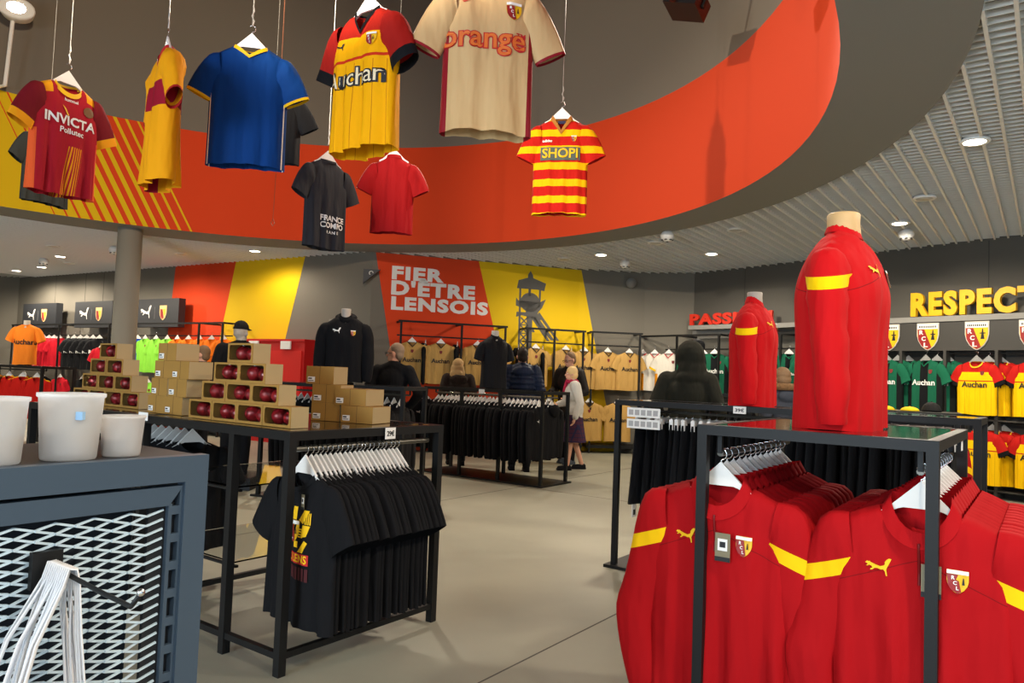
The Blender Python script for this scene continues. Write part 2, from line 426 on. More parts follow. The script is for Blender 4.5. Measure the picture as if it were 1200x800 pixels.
E1 = Vector((e1.x, e1.y)); EX = Vector((ex.x, ex.y))
def grid_bars(name, dv, pv, ks, pitch, wd, z0, z1, mg):
    for k in ks:
        o = pv*(k*pitch); q = MB()
        for s0, s1 in spans(o, dv):
            s0 = max(s0, -60)
            a, c = o+dv*s0, o+dv*s1; q.bar((a.x, a.y, (z0+z1)/2), (c.x, c.y, (z0+z1)/2), wd, z1-z0)
        if q.v: q.build(name, mg, ceil)
grid_bars('grid_rail', E1, EX, range(-137, 64), .16, .022, 3.602, 3.675, M_grid)
grid_bars('grid_slat', EX, E1, range(-20, 222), .105, .008, 3.622, 3.662, mat('grid_slat_metal', rgb(226, 224, 216), .5))
# round column under the ring
q = MB(); q.lathe([(.185, 0), (.185, 3.6)], 32); q.lathe([(.20, 0), (.20, .08)], 32)
struct(link('column', q.mesh('column', mat('column_paint', rgb(150, 144, 130), .85), True), None, (-6.3, 12.05, 0)))

# ------------------------------------------------------------------ garments
def sm(a, c, t):
    t = max(0, min(1, (t-a)/(c-a))); return t*t*(3-2*t)
def cuff(SW, slen, w_, drop=.05, out=.42):
    n = math.hypot(out, .85); Lp = slen*(out*out+.88*.85)/n
    return lambda x, y, z: ((x.abs()-(SW-.01))*(out/n) - (z+(drop+.09))*(.85/n)) > (Lp-w_)
class Garment:
    """Front and back sheets joined at the sides, sleeves, collar. Origin at the nape, z down, front faces -y."""
    def __init__(s, L=.72, W=.265, SW=.225, NW=.085, drop=.05, nd=.085, vneck=False, nb=.012, T=.05, amp=.012, waves=4.0, seed=0,
                 sleeve='short', slen=.2, sa=.098, nu=26, nv=22, bust=0.0, neck=.045, collar='band', ch=.018, out=.5, cuff=.07, armfwd=0.0, armbend=0.0, zs=1.0):
        s.__dict__.update({k: v for k, v in locals().items() if k != 's'})
        r = random.Random(seed); s.ph = [r.uniform(0, 6.28) for _ in range(6)]; s.r = r
    def wv(s, v): return s.W + (s.SW-s.W)*sm(.66, 1.0, v) - .012*math.sin(math.pi*min(1, v/.8))*(1 if s.bust else .2)
    def ztop(s, u, side):
        x = abs(u)*s.SW
        if x < s.NW:
            q = x/s.NW; dpt = s.nd if side < 0 else s.nb
            return -dpt*((1-q) if s.vneck and side < 0 else math.sqrt(max(0, 1-q*q)))
        t = (x-s.NW)/(s.SW-s.NW); return -s.drop*t - .012*t*t
    def fold(s, u, v):
        k = (1-v)**1.1
        return s.amp*k*(math.sin(s.waves*math.pi*u+s.ph[0]) + .55*math.sin(s.waves*1.9*math.pi*u+s.ph[1]+2*v)) + s.amp*.35*math.sin(7*v+5*u+s.ph[2])*(1-abs(u))
    def thick(s, u, v):
        base = s.T*(1-abs(u)**(3.6 if s.bust else 2.8))**.5
        if s.bust: base += s.bust*math.exp(-((v-.68)/.18)**2)*(1-u*u)
        q = max(0, (v-.66)/.34); f = math.sqrt(max(0, 1-q*q))
        x = abs(u)*s.SW; nk = s.neck*math.sqrt(max(0, 1-(x/s.NW)**2)) if x < s.NW else 0
        return max(base*f, nk*q)
    def pt(s, u, v, side, off=0.0):
        zb = -s.L + .006*math.sin(3*u+s.ph[3]); zt = s.ztop(u, side)
        z = zb + (zt-zb)*v
        return (u*s.wv(v), side*(s.thick(u, v)+off)+s.fold(u, v), z)
    def surf(s, x, z, off=.004, side=-1):
        v = .7; u = 0
        for _ in range(6):
            u = max(-1, min(1, x/s.wv(v))); zt = s.ztop(u, side); v = max(0, min(1, (z+s.L)/(zt+s.L)))
        return (x, side*(s.thick(u, v)+off)+s.fold(u, v), z)
    def body(s):
        b = MB(); nu, nv = s.nu, s.nv
        us = [-math.cos(math.pi*i/nu) for i in range(nu+1)]
        us = [.5*a+.5*(-1+2*i/nu) for i, a in enumerate(us)]
        for side in (-1, 1):
            vs = [s.pt(u, (j/nv)**.9, side) for j in range(nv+1) for u in us]
            fs = []
            for j in range(nv):
                for i in range(nu):
                    q = (j*(nu+1)+i, j*(nu+1)+i+1, (j+1)*(nu+1)+i+1, (j+1)*(nu+1)+i)
                    fs.append(q if side < 0 else q[::-1])
            b.add(vs, fs)
        return b
    def sleeve_mb(s, sg, lo=0.0, hi=1.0):
        b = MB(); rings = []; a0 = s.sa; n = 14
        if s.sleeve == 'short':
            pts = [(s.SW*.78, 0, -s.drop-.080), (s.SW-.015, 0, -s.drop-.098), (s.SW-.01+.5*s.slen*s.out, -.004, -s.drop-.09-.5*s.slen*.88), (s.SW-.01+s.slen*s.out, -.008, -s.drop-.09-s.slen*.88)]
            tans = [(1, -.15), (1, -.55), (s.out, -.8), (s.out, -.85)]
            aa = [a0*.86, a0*.95, a0*.88, a0*.82]; bb = [s.T*.8, s.T*.9, max(.028, s.T*.62), max(.03, s.T*.55)]
        else:
            f, bd = s.armfwd, s.armbend
            pts = [(s.SW*.80, 0, -s.drop-.082), (s.SW-.01, 0, -s.drop-.095), (s.SW+.022, -.005-f*.2, -.25), (s.SW+.034+bd*.4, -.01-f*.5, -.36), (s.SW+.042+bd, -.015-f*.8, -.46), (s.SW+.045+bd*.6, -.02-f, -.57), (s.SW+.044, -.02-f*1.15, -.68), (s.SW+.042, -.02-f*1.2, -.73)]
            pts = pts[:2]+[(p[0], p[1], p[2]*s.zs) for p in pts[2:]]
            tans = [(1, -.15), (.9, -.8), (.25, -1), (.15, -1), (.08, -1), (-.05, -1), (-.06, -1), (-.06, -1)]
            aa = [a0*.86, a0*.94, a0*.80, a0*.76, a0*.74, a0*.68, a0*.58, s.cuff*.62]; bb = [s.T*.8, s.T*.86, max(.032, s.T*.6), max(.030, s.T*.55), max(.028, s.T*.5), max(.027, s.T*.42), max(.026, s.T*.36), max(.024, s.T*.32)]
        if s.bust: bb = [s.T*q for q in ((.5, .56, .5, .46, .44, .42, .38, .34) if s.sleeve != 'short' else (.5, .58, .56, .5))]
        M = len(pts)
        # smooth resample
        def cr(seq, t):
            i = min(int(t), len(seq)-2); f_ = t-i
            p0, p1, p2, p3 = (seq[max(0, min(len(seq)-1, i+k))] for k in (-1, 0, 1, 2))
            return .5*((2*p1)+(-p0+p2)*f_+(2*p0-5*p1+4*p2-p3)*f_*f_+(-p0+3*p1-3*p2+p3)*f_**3)
        K = 3*(M-1)
        for k in range(K+1):
            t = (M-1)*k/K
            c = Vector([cr([p[i] for p in pts], t) for i in range(3)])
            tx, tz = cr([q[0] for q in tans], t), cr([q[1] for q in tans], t); l = math.hypot(tx, tz); tx, tz = tx/l, tz/l
            a, bb_ = cr(aa, t), cr(bb, t); wr = 1+.05*math.sin(4.3*t+s.ph[4]+sg)+.03*math.sin(9*t+s.ph[5])
            for i in range(n):
                th = 2*math.pi*i/n
                p = c + Vector((-tz, 0, tx))*(a*math.cos(th)) + Vector((0, 1, 0))*(bb_*math.sin(th)*wr)
                b.v.append((p.x*sg, p.y, p.z))
        for k in range(K):
            for i in range(n):
                q = (k*n+i, k*n+(i+1)%n, (k+1)*n+(i+1)%n, (k+1)*n+i); b.f.append(q if sg > 0 else q[::-1]); b.mi.append(0)
        return b
    def collar_mb(s):
        b = MB(); n = 26; rows = 3
        for j in range(rows):
            h = s.ch*j/(rows-1)
            for k in range(n):
                a = 2*math.pi*k/n; x = s.NW*math.sin(a)*.99; side = -1 if math.cos(a) > 0 else 1
                u = x/s.SW; zt = s.ztop(u, side); y = side*s.neck*math.sqrt(max(0, 1-(x/s.NW)**2))
                k_ = 1-.25*(h/.05) if s.collar == 'stand' else 1-.04*j
                if s.collar == 'band': p = (x*(1-.05*j), y*(1+.02), zt+ (h if s.collar == 'stand' else (-.5*s.ch+h)))
                else: p = (x*k_, y*k_, zt+h-.004)
                yo = s.fold(u, 1)
                b.v.append((p[0]*1.03, p[1]*1.08+yo, p[2]))
        for j in range(rows-1):
            for k in range(n): b.f.append((j*n+k, j*n+(k+1)%n, (j+1)*n+(k+1)%n, (j+1)*n+k)); b.mi.append(0)
        return b
    def decal(s, polys, parent, name, mt, at=(0, 0), off=.005, side=-1):
        b = MB(); pp = []
        for vs, fs in polys:
            if len(vs) == 4 and len(fs) == 1 and max(abs(vs[0][0]-vs[2][0]), abs(vs[0][1]-vs[2][1])) > .05:
                n = 8; g_ = []
                for j in range(n+1):
                    for i in range(n+1):
                        a, c = i/n, j/n
                        g_.append(tuple((vs[0][k]*(1-a)+vs[1][k]*a)*(1-c)+(vs[3][k]*(1-a)+vs[2][k]*a)*c for k in (0, 1)))
                vs, fs = g_, [(j*(n+1)+i, j*(n+1)+i+1, (j+1)*(n+1)+i+1, (j+1)*(n+1)+i) for j in range(n) for i in range(n)]
            pp.append((vs, fs))
        for vs, fs in pp:
            b.add([s.surf(at[0]+x*(1 if side < 0 else -1), at[1]+z, off, side) for x, z in vs], fs)
        return b.build(name, mt, parent)

def cat_poly(w_):
    p = [(-.50, .16), (-.44, .24), (-.36, .22), (-.33, .25), (-.29, .20), (-.10, .13), (.08, .08), (.20, .12), (.28, .20), (.34, .30), (.40, .37), (.48, .36), (.50, .42), (.40, .43), (.32, .37), (.25, .27),
         (.30, .05), (.33, -.10), (.36, -.28), (.31, -.28), (.27, -.12), (.20, -.04), (.10, -.06), (-.02, -.02), (-.12, -.02), (-.22, -.10), (-.30, -.12), (-.30, -.07), (-.22, -.03), (-.26, .05), (-.36, .08), (-.40, .03), (-.46, .04), (-.40, .10), (-.44, .14)]
    # small ring of triangles via ear clipping in bmesh is avoided: one n-gon is enough
    return [([(x*w_, z*w_) for x, z in p], [tuple(range(len(p)))])]
def shield(w_, h_):
    pts = [(-.5, .5), (.5, .5), (.5, .05), (.44, -.15), (.3, -.34), (.12, -.46), (0, -.5), (-.12, -.46), (-.3, -.34), (-.44, -.15), (-.5, .05)]
    return [(x*w_, z*h_) for x, z in pts]
def crest_on(g, parent, at, w_):
    h_ = w_*1.2
    g.decal([(shield(w_, h_), [tuple(range(11))])], parent, 'crest', M_gold, at, .005)
    g.decal([([(-.5*w_, .32*h_), (.0, .32*h_), (.16*w_, -.42*h_), (0, -.5*h_), (-.3*w_, -.34*h_), (-.44*w_, -.15*h_)], [(0, 1, 2, 3, 4, 5)])], parent, 'crest', M_crestred, at, .007)
    g.decal([([(-.5*w_, .34*h_), (.5*w_, .34*h_), (.5*w_, .5*h_), (-.5*w_, .5*h_)], [(0, 1, 2, 3)]),
             *[(lambda t: ([(x-.22*w_+.1*i*w_, z+(.17-.22*i)*h_) for x, z in t[0]], t[1]))(text2d(c, .26*w_, .03)) for i, c in enumerate('RCL')]], parent, 'crest', M_white_paint, at, .009)
    g.decal([([(.2*w_, -.1*h_), (.24*w_, .2*h_), (.28*w_, .2*h_), (.32*w_, -.1*h_)], [(0, 1, 2, 3)])], parent, 'crest', M_ink, at, .009)

def shirt(name, g, body_m, sleeve_m=None, collar_m=None, cat='shirt', tag_m=None, hang=True):
    root = thing(name, '', cat)
    sleeve_m = sleeve_m or body_m; collar_m = collar_m or body_m
    me = g.body().mesh('body', body_m, True)
    bm = bmesh.new(); bm.from_mesh(me); bmesh.ops.remove_doubles(bm, verts=bm.verts, dist=2e-4); bm.to_mesh(me); bm.free()
    me.polygons.foreach_set('use_smooth', [True]*len(me.polygons)); link('body', me, root)
    if g.sleeve:
        for sg in (-1, 1): g.sleeve_mb(sg).build('sleeve', sleeve_m, root, True)
    g.collar_mb().build('collar', collar_m, root, True)
    return root

# hangers: origin where the hook rests on the rail; arms reach down to the shoulders
HD = .115
def hanger_mesh(span=.34, deep=.013):
    b = MB(); n = 16; top = []; bot = []; o_ = -HD-.014
    for i in range(n+1):
        x = -span/2+span*i/n; a = abs(x)
        zt = .084-.98*a if a < .10 else -.014-.50*(a-.10)
        top.append((x, o_+zt)); bot.append((x, o_+min(zt-.022, -.004-.34*max(0, a-.05))))
    b.prism(top+bot[::-1], -deep/2, deep/2); return b
def hook_mesh():
    b = MB(); pts = [(0, 0, -HD+.05), (0, 0, -.045)]
    for i in range(9):
        a = -math.pi*.5+math.pi*1.25*i/8; pts.append((.020*math.cos(a), 0, -.015+.020*math.sin(a)-.004))
    b.tube(pts, .0022, 6); return b
def make_hanger(span=.26, m_=None, deep=.010):
    r = thing('hanger', '', 'hanger')
    hanger_mesh(span, deep).build('arms', m_ or M_hanger, r); hook_mesh().build('hook', M_chrome, r, True); return r
H_big = Proto(make_hanger()); H_small = Proto(make_hanger(.30)); H_grey = Proto(make_hanger(.34, mat('grey_plastic', rgb(150, 150, 148), .4)))

JACK_BAND = lambda x, y, z: (z + x.abs()*.35).inside(-.165, -.112)
def jacket_zones():
    seam = lambda x, y, z: ((z + x.abs()*.42 + .16).abs() < .0016) & (y < 0)
    return [(seam, rgb(120, 8, 12))]
M_jred = fabric('red_jersey', rgb(168, 8, 16), zones=jacket_zones())
M_jred_sl = fabric('red_jersey_sleeve', rgb(168, 8, 16), zones=[(JACK_BAND, rgb(250, 196, 10))])
M_black = fabric('black_cotton', rgb(19, 19, 21), rough=.9)
M_black2 = fabric('black_sport', rgb(22, 23, 26), rough=.7)

def add_tag(parent, g, at, w_=.05, h_=.085):
    x, y, z = g.surf(at[0], at[1], .016); y = min(y, g.surf(at[0], at[1]-h_, .016)[1])
    b = MB(); b.box(x-w_/2, y-.002, z-h_, x+w_/2, y, z); o = b.build('price_tag', mat('tag_card', rgb(128, 118, 92), .6), parent)
    b = MB(); b.box(x-w_*.32, y-.0035, z-h_*.62, x+w_*.32, y-.002, z-h_*.2); b.build('tag_panel', M_label, o)
    b = MB(); b.box(x-w_/2, y-.0035, z-h_, x+w_/2, y-.002, z-h_*.84); b.box(x-w_*.18, y-.0045, z-h_*.5, x+w_*.2, y-.0034, z-h_*.3); b.build('tag_print', M_ink, o)

def make_jacket(seed, tagged=True, res=1.0):
    g = Garment(L=.82, zs=1.13, W=.275, SW=.245, NW=.112, nd=.12, vneck=False, T=.05, amp=.020, seed=seed, sleeve='long', sa=.108, collar='stand', ch=.05, neck=.055, waves=3.8, nu=int(30*res), nv=int(24*res), armbend=.02+.02*(seed % 2))
    r = shirt('training_jacket', g, M_jred, M_jred_sl, M_jred, 'jacket')
    g.decal(cat_poly(.075), r, 'cat_logo', M_yel, (-.115, -.2)); crest_on(g, r, (.105, -.205), .058)
    q = MB(); q.tube([g.surf(0, -.105-.012*i, .004) for i in range(12)], .004, 6); q.build('zip', mat('zip_red', rgb(120, 10, 14), .5), r)
    if tagged: add_tag(r, g, (.035, -.165), .055, .1)
    return r
JK = [Proto(make_jacket(s_)) for s_ in (1, 2, 3)]

# ------------------------------------------------------------------ frames and racks
def frame_rack(name, label, o, rz, lx, ly, h, tube=.035, legs=None, top=None, base=False, rails=(), low=(), cat='clothes rack', group=None, mt=None, mids=()):
    """local x,y from corner (0,0); legs list of (x,y)"""
    mt = mt or M_black_metal
    r = thing(name, label, cat, (o[0], o[1], 0), rz, group); t = tube
    z0 = .02 if base else 0
    for x, y in (legs or [(0, 0), (lx, 0), (0, ly), (lx, ly)]):
        q = MB(); q.box(x-t/2, y-t/2, z0, x+t/2, y+t/2, h-t); q.build('leg', mt, r)
    for a, c in (((0, 0), (lx, 0)), ((0, ly), (lx, ly)), ((0, 0), (0, ly)), ((lx, 0), (lx, ly))):
        q = MB()
        if a[1] == c[1]: q.box(a[0]-t/2, a[1]-t/2, h-t, c[0]+t/2, a[1]+t/2, h)
        else: q.box(a[0]-t/2, a[1]+t/2, h-t, a[0]+t/2, c[1]-t/2, h)
        q.build('top_bar', mt, r)
    if top:
        q = MB(); q.box(t/2-.002, t/2-.002, h-.012, lx-t/2+.002, ly-t/2+.002, h-.001); q.build('top_panel', top, r)
    if base:
        q = MB(); q.box(-.06, -.06, 0, lx+.06, ly+.06, .022); q.build('base_plate', mt, r)
    for a, c, z, rr in rails:
        q = MB(); q.tube([(a[0], a[1], z), (c[0], c[1], z)], rr, 10); q.build('rail', M_rail, r)
        for e_ in (a, c):
            q = MB(); q.box(e_[0]-.008, e_[1]-.008, z, e_[0]+.008, e_[1]+.008, h-t); q.build('rail_bracket', mt, r)
    for a, c, z in low:
        q = MB(); q.bar((a[0], a[1], z), (c[0], c[1], z), .03, .03); q.build('low_bar', mt, r)
    return r
M_rail = mat('rail_steel', rgb(90, 86, 78), .3, .6)

def sticker(parent, x, y, z, w_=.08, h_=.05, txt=None, rz=0, name='price_label'):
    q = MB(); q.box(-w_/2, -.002, -h_/2, w_/2, 0, h_/2); o = q.build(name, M_label, parent); o.location = (x, y, z); o.rotation_euler = (0, 0, rad(rz))
    if txt:
        t = text3d('label_print', txt, 1, .0015, M_ink, o, bold=.02, fit=(w_*.7, h_*.5)); t.location = (-w_*.35, -.0025, -h_*.25)
    return o

# left display table (front corner at A), two units side by side, local x runs right-front
A = Vector((-1.02, 3.5)); TH = 1.124
def fa(x, y, z=0): return fr((A.x, A.y), x, y, z)
o_t1 = fa(-1.30, 0)
lt = frame_rack('display_table', 'black metal display table with row of black T-shirts under its right side', o_t1, -AX, 1.30, 1.04, TH, .042, legs=[(0, 0), (.86, 0), (1.30, 0), (0, 1.04), (1.30, 1.04)], top=M_glossblack,
                rails=[((1.255, .04), (1.255, 1.0), 1.035, .014)], low=[((.0, 0), (1.30, 0), .09), ((1.30, 0), (1.30, 1.04), .09), ((0, 0), (0, 1.04), .09), ((0, 1.04), (1.3, 1.04), .09)], cat='display table')
for z in (.42, .80):
    q = MB(); q.box(.06, .06, z, .82, .98, z+.008); q.build('glass_shelf', M_glass, lt)
    q = MB(); q.bar((.02, .05, z-.008), (.86, .05, z-.008), .018, .012); q.bar((.02, .98, z-.008), (.86, .98, z-.008), .018, .012); q.build('shelf_support', M_black_metal, lt)
sticker(lt, 1.33, .62, TH-.03, .075, .06, '29€', 90)
sticker(lt, .02, -.03, TH-.005, .1, .045)
o_t2 = fa(-2.80, 0.0)
lt2 = frame_rack('display_table', 'black metal display table carrying the pyramid of bauble boxes beside the column', o_t2, -AX, 1.44, 1.04, TH, .042, top=M_glossblack, rails=[((.1, .5), (1.34, .5), 1.035, .014)], low=[((0, 0), (1.44, 0), .09)], cat='display table')

# black T-shirts under the left table
def make_tee(seed, printed):
    g = Garment(L=.72, W=.27, SW=.225, NW=.088, nd=.075, T=.036, amp=.014, seed=seed, waves=3.0, slen=.21, sa=.105, collar='band', ch=.02, nu=22, nv=18)
    r = shirt('black_tshirt', g, M_black, None, None, 'T-shirt')
    if printed:
        yb = []; xs = (-.075, .075)
        T2 = []
        def rect(x0, z0, x1, z1): return ([(x0, z0), (x1, z0), (x1, z1), (x0, z1)], [(0, 1, 2, 3)])
        def quad(*p): return (list(p), [tuple(range(len(p)))])
        g.decal([quad((-.10, -.19), (-.06, -.19), (-.02, -.24), (-.05, -.25)), quad((-.02, -.16), (.01, -.16), (.012, -.22), (-.022, -.22)), quad((.10, -.17), (.06, -.17), (.03, -.22), (.06, -.235)), quad((.06, -.24), (.11, -.24), (.09, -.29), (.05, -.30)),
                 rect(-.11, -.30, -.06, -.27), quad((-.10, -.37), (-.05, -.37), (-.09, -.32)), rect(.0, -.35, .03, -.32), quad((.03, -.37), (.07, -.37), (.10, -.32), (.08, -.31)), rect(-.12, -.22, -.105, -.20), rect(-.12, -.26, -.105, -.24),
                 *[rect(.072+.011*i, -.235, .078+.011*i, -.18) for i in range(4)], *[rect(.03, -.30+.012*i, .065, -.294+.012*i) for i in range(4)]], r, 'print', M_yel, off=.004)
        crest_on(g, r, (-.005, -.275), .085)
        g.decal([rect(-.10, -.425, .11, -.375)], r, 'print', M_redp, off=.004)
        t = text2d('RC LENS', .052, .02); g.decal([t], r, 'print', M_yel, (.004, -.40), .006)
        g.decal([rect(-.09+.026*i, -.50, -.072+.026*i, -.44) for i in range(8)], r, 'print', mat('print_dark_red', rgb(70, 14, 18), .8), off=.004)
        add_tag(r, g, (.06, -.095), .022, .07)
    return r
TEE = [Proto(make_tee(11, True)), Proto(make_tee(12, False)), Proto(make_tee(13, False)), Proto(make_tee(14, False))]
def hang_row(protos, hanger, org, dv, n, step, z, rz, name_first, name_mid, name_last, group, hlabel, first=0.0, jit=.15, rzj=3, hz=HD, hangers=True, firstproto=None):
    for i in range(n):
        p = org + dv*(first+step*(i+random.uniform(-jit, jit))); zz = z
        pr = firstproto if (i == 0 and firstproto) else protos[i % len(protos)]
        lab = name_first if i == 0 else (name_last if i == n-1 else name_mid); ra = rz+random.uniform(-rzj, rzj)
        pr.place((p.x, p.y, zz-hz), ra, lab, group)
        if hangers: hanger.place((p.x, p.y, zz+.014), ra, hlabel, group+' hangers')
hang_row(TEE[1:], H_big, fa(-.045, 0), e1, 21, .031, 1.035, -AX, 'black T-shirt with yellow and red crest print, front of row under left table', 'plain black T-shirt packed in the row under the left display table',
         'plain black T-shirt at the back end of the row under left table', 'black T-shirts under left table', 'white hanger holding a black T-shirt under left table', first=.13, firstproto=TEE[0])

# right display table with red jackets
B0 = Vector((0.72, 2.75)); RH = 1.27
def fb(x, y, z=0): return fr((B0.x, B0.y), x, y, z)
rt = frame_rack('display_table', 'black display table with two rows of red training jackets hanging from it', fb(0, 0), -AX, .74, .95, RH, .036, top=M_glossblack,
                rails=[((.045, .05), (.045, .92), 1.165, .012), ((.70, .05), (.70, .92), 1.165, .012)], cat='display table')
sticker(rt, .75, .80, RH-.04, .05, .075, None, 90)
hang_row(JK, H_big, fb(.045, 0), e1, 12, .068, 1.165, -AX, 'red training jacket with yellow cat logo, front of left row on right table', 'red training jacket inside the left row under the right display table',
         'rearmost red training jacket of the left row under right display table', 'red jackets in left row', 'white hanger in left row of red training jackets', first=.06, jit=.1, rzj=2)
hang_row(JK[::-1], H_big, fb(.70, 0), e1, 11, .072, 1.165, -AX, 'red training jacket with price tag, front of right row on right table', 'red training jacket inside the right row under the right display table',
         'rearmost red training jacket of the right row under right display table', 'red jackets in right row', 'white hanger in right row of red training jackets', first=.06, jit=.1, rzj=2)

# torso mannequins in red jackets
def mann_base(root, z=0, neckz=.78, nr=.055, tilt=0, r_=None, mt=None):
    q = MB(); prof = [(nr*1.25, neckz-.14), (nr*1.05, neckz-.06), (nr*.98, neckz), (nr*1.0, neckz+.055), (nr*.97, neckz+.062)]
    q.lathe(prof, 20); q.build('neck', mt or M_mann, root, True)
def torso(name, label, loc, rz, g, bm_, sm_=None, cm_=None, lift=.76, extra=None, neck_m=None, cat='mannequin', nr=.055, group=None):
    root = thing(name, label, cat, loc, rz, group)
    holder = shirt('garment', g, bm_, sm_, cm_)
    for ch in list(holder.children):
        ch.parent = root; ch.location = (0, 0, lift)
    bpy.data.objects.remove(holder)
    q = MB(); q.lathe([(nr*1.2, lift-.10), (nr*1.05, lift-.02), (nr*.96, lift+.035), (nr*.98, lift+.068), (nr*.90, lift+.074)], 20); q.build('neck', neck_m or M_mann, root, True)
    q = MB(); q.lathe([(.12, .0), (.12, .012), (.02, .02), (.016, lift*.5)], 18); q.build('stand', M_black_metal, root, True)
    if extra: extra(root, g, lift)
    return root
def dec(root, g, lift, fn):
    tmp = [c for c in root.children]
    fn()
    for c in root.children:
        if c not in tmp: c.location = (0, 0, lift)
gM = Garment(L=.755, W=.245, SW=.22, NW=.068, nd=.03, nb=.0, T=.14, amp=.006, seed=5, sleeve='long', sa=.095, collar='stand', ch=.045, neck=.066, bust=.015, drop=.085, nu=32, nv=28, armfwd=.015)
M_mz = fabric('red_jersey_lit', rgb(192, 12, 18), zones=[(lambda x, y, z: ((z+x.abs()*.42+.16).abs() < .0016), rgb(130, 8, 12))])  # brighter red puts the stronger light on the mannequins into the cloth
M_jred_lit_sl = fabric('red_jersey_lit_sleeve', rgb(192, 12, 18), zones=[(lambda x, y, z: (z + x.abs()*.2).inside(-.195, -.15), rgb(250, 200, 0))])
def big_extra(root, g, lift):
    dec(root, g, lift, lambda: (g.decal(cat_poly(.07), root, 'cat_logo', M_yel, (-.10, -.17)), crest_on(g, root, (.09, -.18), .055)))
pm = fb(.38, .42)
def m1_extra(root, g, lift):
    big_extra(root, g, lift)
    q = MB(); q.box(.052, -.03, lift-.01, .058, .0, lift+.075); q.box(.058, -.028, lift+.0, .061, -.002, lift+.07); q.build('collar_tag', M_chrome, root)
torso('torso_mannequin', 'large torso mannequin in red training jacket standing on right display table', (pm.x, pm.y, RH), 52, gM, M_mz, M_jred_lit_sl, M_mz, lift=.755, extra=m1_extra, neck_m=M_wood, nr=.062)

# ------------------------------------------------------------------ rack of black shorts behind the right table
D0 = Vector((0.84, 5.74))
def fd(x, y, z=0): return fr((D0.x, D0.y), x, y, z)
r3 = frame_rack('clothes_rack', 'black clothes rack of hanging shorts with a flat top bar and base plate', fd(0, 0), -AX, 2.35, .5, 1.272, .04, base=True, rails=[((.06, .25), (2.3, .25), 1.19, .011)], top=M_glossblack)
sticker(r3, .95, -.022, 1.245, .09, .05, '39€')
for i in range(2):
    q = MB(); q.box(.09, -.03, 1.15-.085*i, .36, -.025, 1.22-.085*i); o = q.build('price_list', M_label, r3)
    for k in range(5):
        q = MB(); q.box(.105+.05*k, -.032, 1.165-.085*i, .142+.05*k, -.030, 1.205-.085*i); q.build('list_print', mat('list_grey', rgb(170, 168, 166), .7), o)
def make_shorts(seed):
    r = thing('shorts', '', 'shorts'); rr = random.Random(seed); b = MB(); nu, nv = 16, 12
    for side in (-1, 1):
        vs = []
        for j in range(nv+1):
            v = j/nv; z = -.10-.62*v
            for i in range(nu+1):
                u = -1+2*i/nu; wx = .17+.07*v; split = .018*sm(.45, 1, v)*math.exp(-(u*5)**2)
                vs.append((u*wx, side*(.022*(1-abs(u)**2.5)**.5*(1+.6*v)-split)+.012*v*math.sin(6*u+seed), z+(.0 if v < 1 else .012*math.exp(-(u*6)**2))))
        fs = [(j*(nu+1)+i, j*(nu+1)+i+1, (j+1)*(nu+1)+i+1, (j+1)*(nu+1)+i) for j in range(nv) for i in range(nu)]
        b.add(vs, fs)
    b.build('cloth', M_black2, r, True)
    q = MB()
    q.add([(.19, -.026, -.33), (.232, -.012, -.36), (.236, -.012, -.42), (.196, -.028, -.385)], [(0, 1, 2, 3)]); q.add([(.236, .004, -.42), (.232, .012, -.36), (.19, .028, -.33), (.196, .03, -.385)], [(0, 1, 2, 3)])
    q.build('yellow_stripe', M_yel, r)
    q = MB(); q.box(-.19, -.003, -.82, -.13, .003, -.72); q.build('price_tag', M_label, r)
    q = MB(); q.box(-.175, -.005, -.805, -.145, -.003, -.765); q.box(-.175, .003, -.805, -.145, .005, -.765); q.build('tag_print', M_ink, r)
    return r
def make_clip_hanger():
    r = thing('clip_hanger', '', 'hanger'); q = MB(); q.bar((-.15, 0, -.07), (.15, 0, -.07), .016, .03)
    for x in (-.13, .13): q.box(x-.024, -.014, -.14, x+.024, .014, -.06)
    q.bar((0, 0, -.075), (0, 0, -.05), .012); q.build('arms', M_hanger, r); hook_mesh().build('hook', M_chrome, r, True); return r
SH = [Proto(make_shorts(i)) for i in range(3)]; CH = Proto(make_clip_hanger())
for i in range(34):
    x = .12+.064*i; p = fd(x+random.uniform(-.01, .01), .25); a = -AX+90+random.uniform(-9, 9)
    lab = 'black shorts with yellow stripe at the left end of the shorts rack' if i == 0 else ('black shorts at the right end of the shorts rack' if i == 33 else 'black shorts hanging inside the long shorts rack')
    SH[i % 3].place((p.x, p.y, 1.19+.012), a, lab, 'shorts on the rack'); CH.place((p.x, p.y, 1.19+.012), a, 'clip hanger holding black shorts on the shorts rack', 'clip hangers on the shorts rack')

gM2 = Garment(L=.75, W=.245, SW=.22, NW=.066, nd=.03, nb=.0, T=.14, amp=.006, seed=9, sleeve='long', sa=.095, collar='stand', ch=.045, neck=.064, bust=.015, drop=.085, nu=26, nv=22, armfwd=.015)
pm = fd(.95, .25)
torso('torso_mannequin', 'smaller torso mannequin in red training jacket standing on shorts rack', (pm.x, pm.y, 1.272), 58, gM2, M_mz, M_jred_lit_sl, M_mz, lift=.75, extra=big_extra)

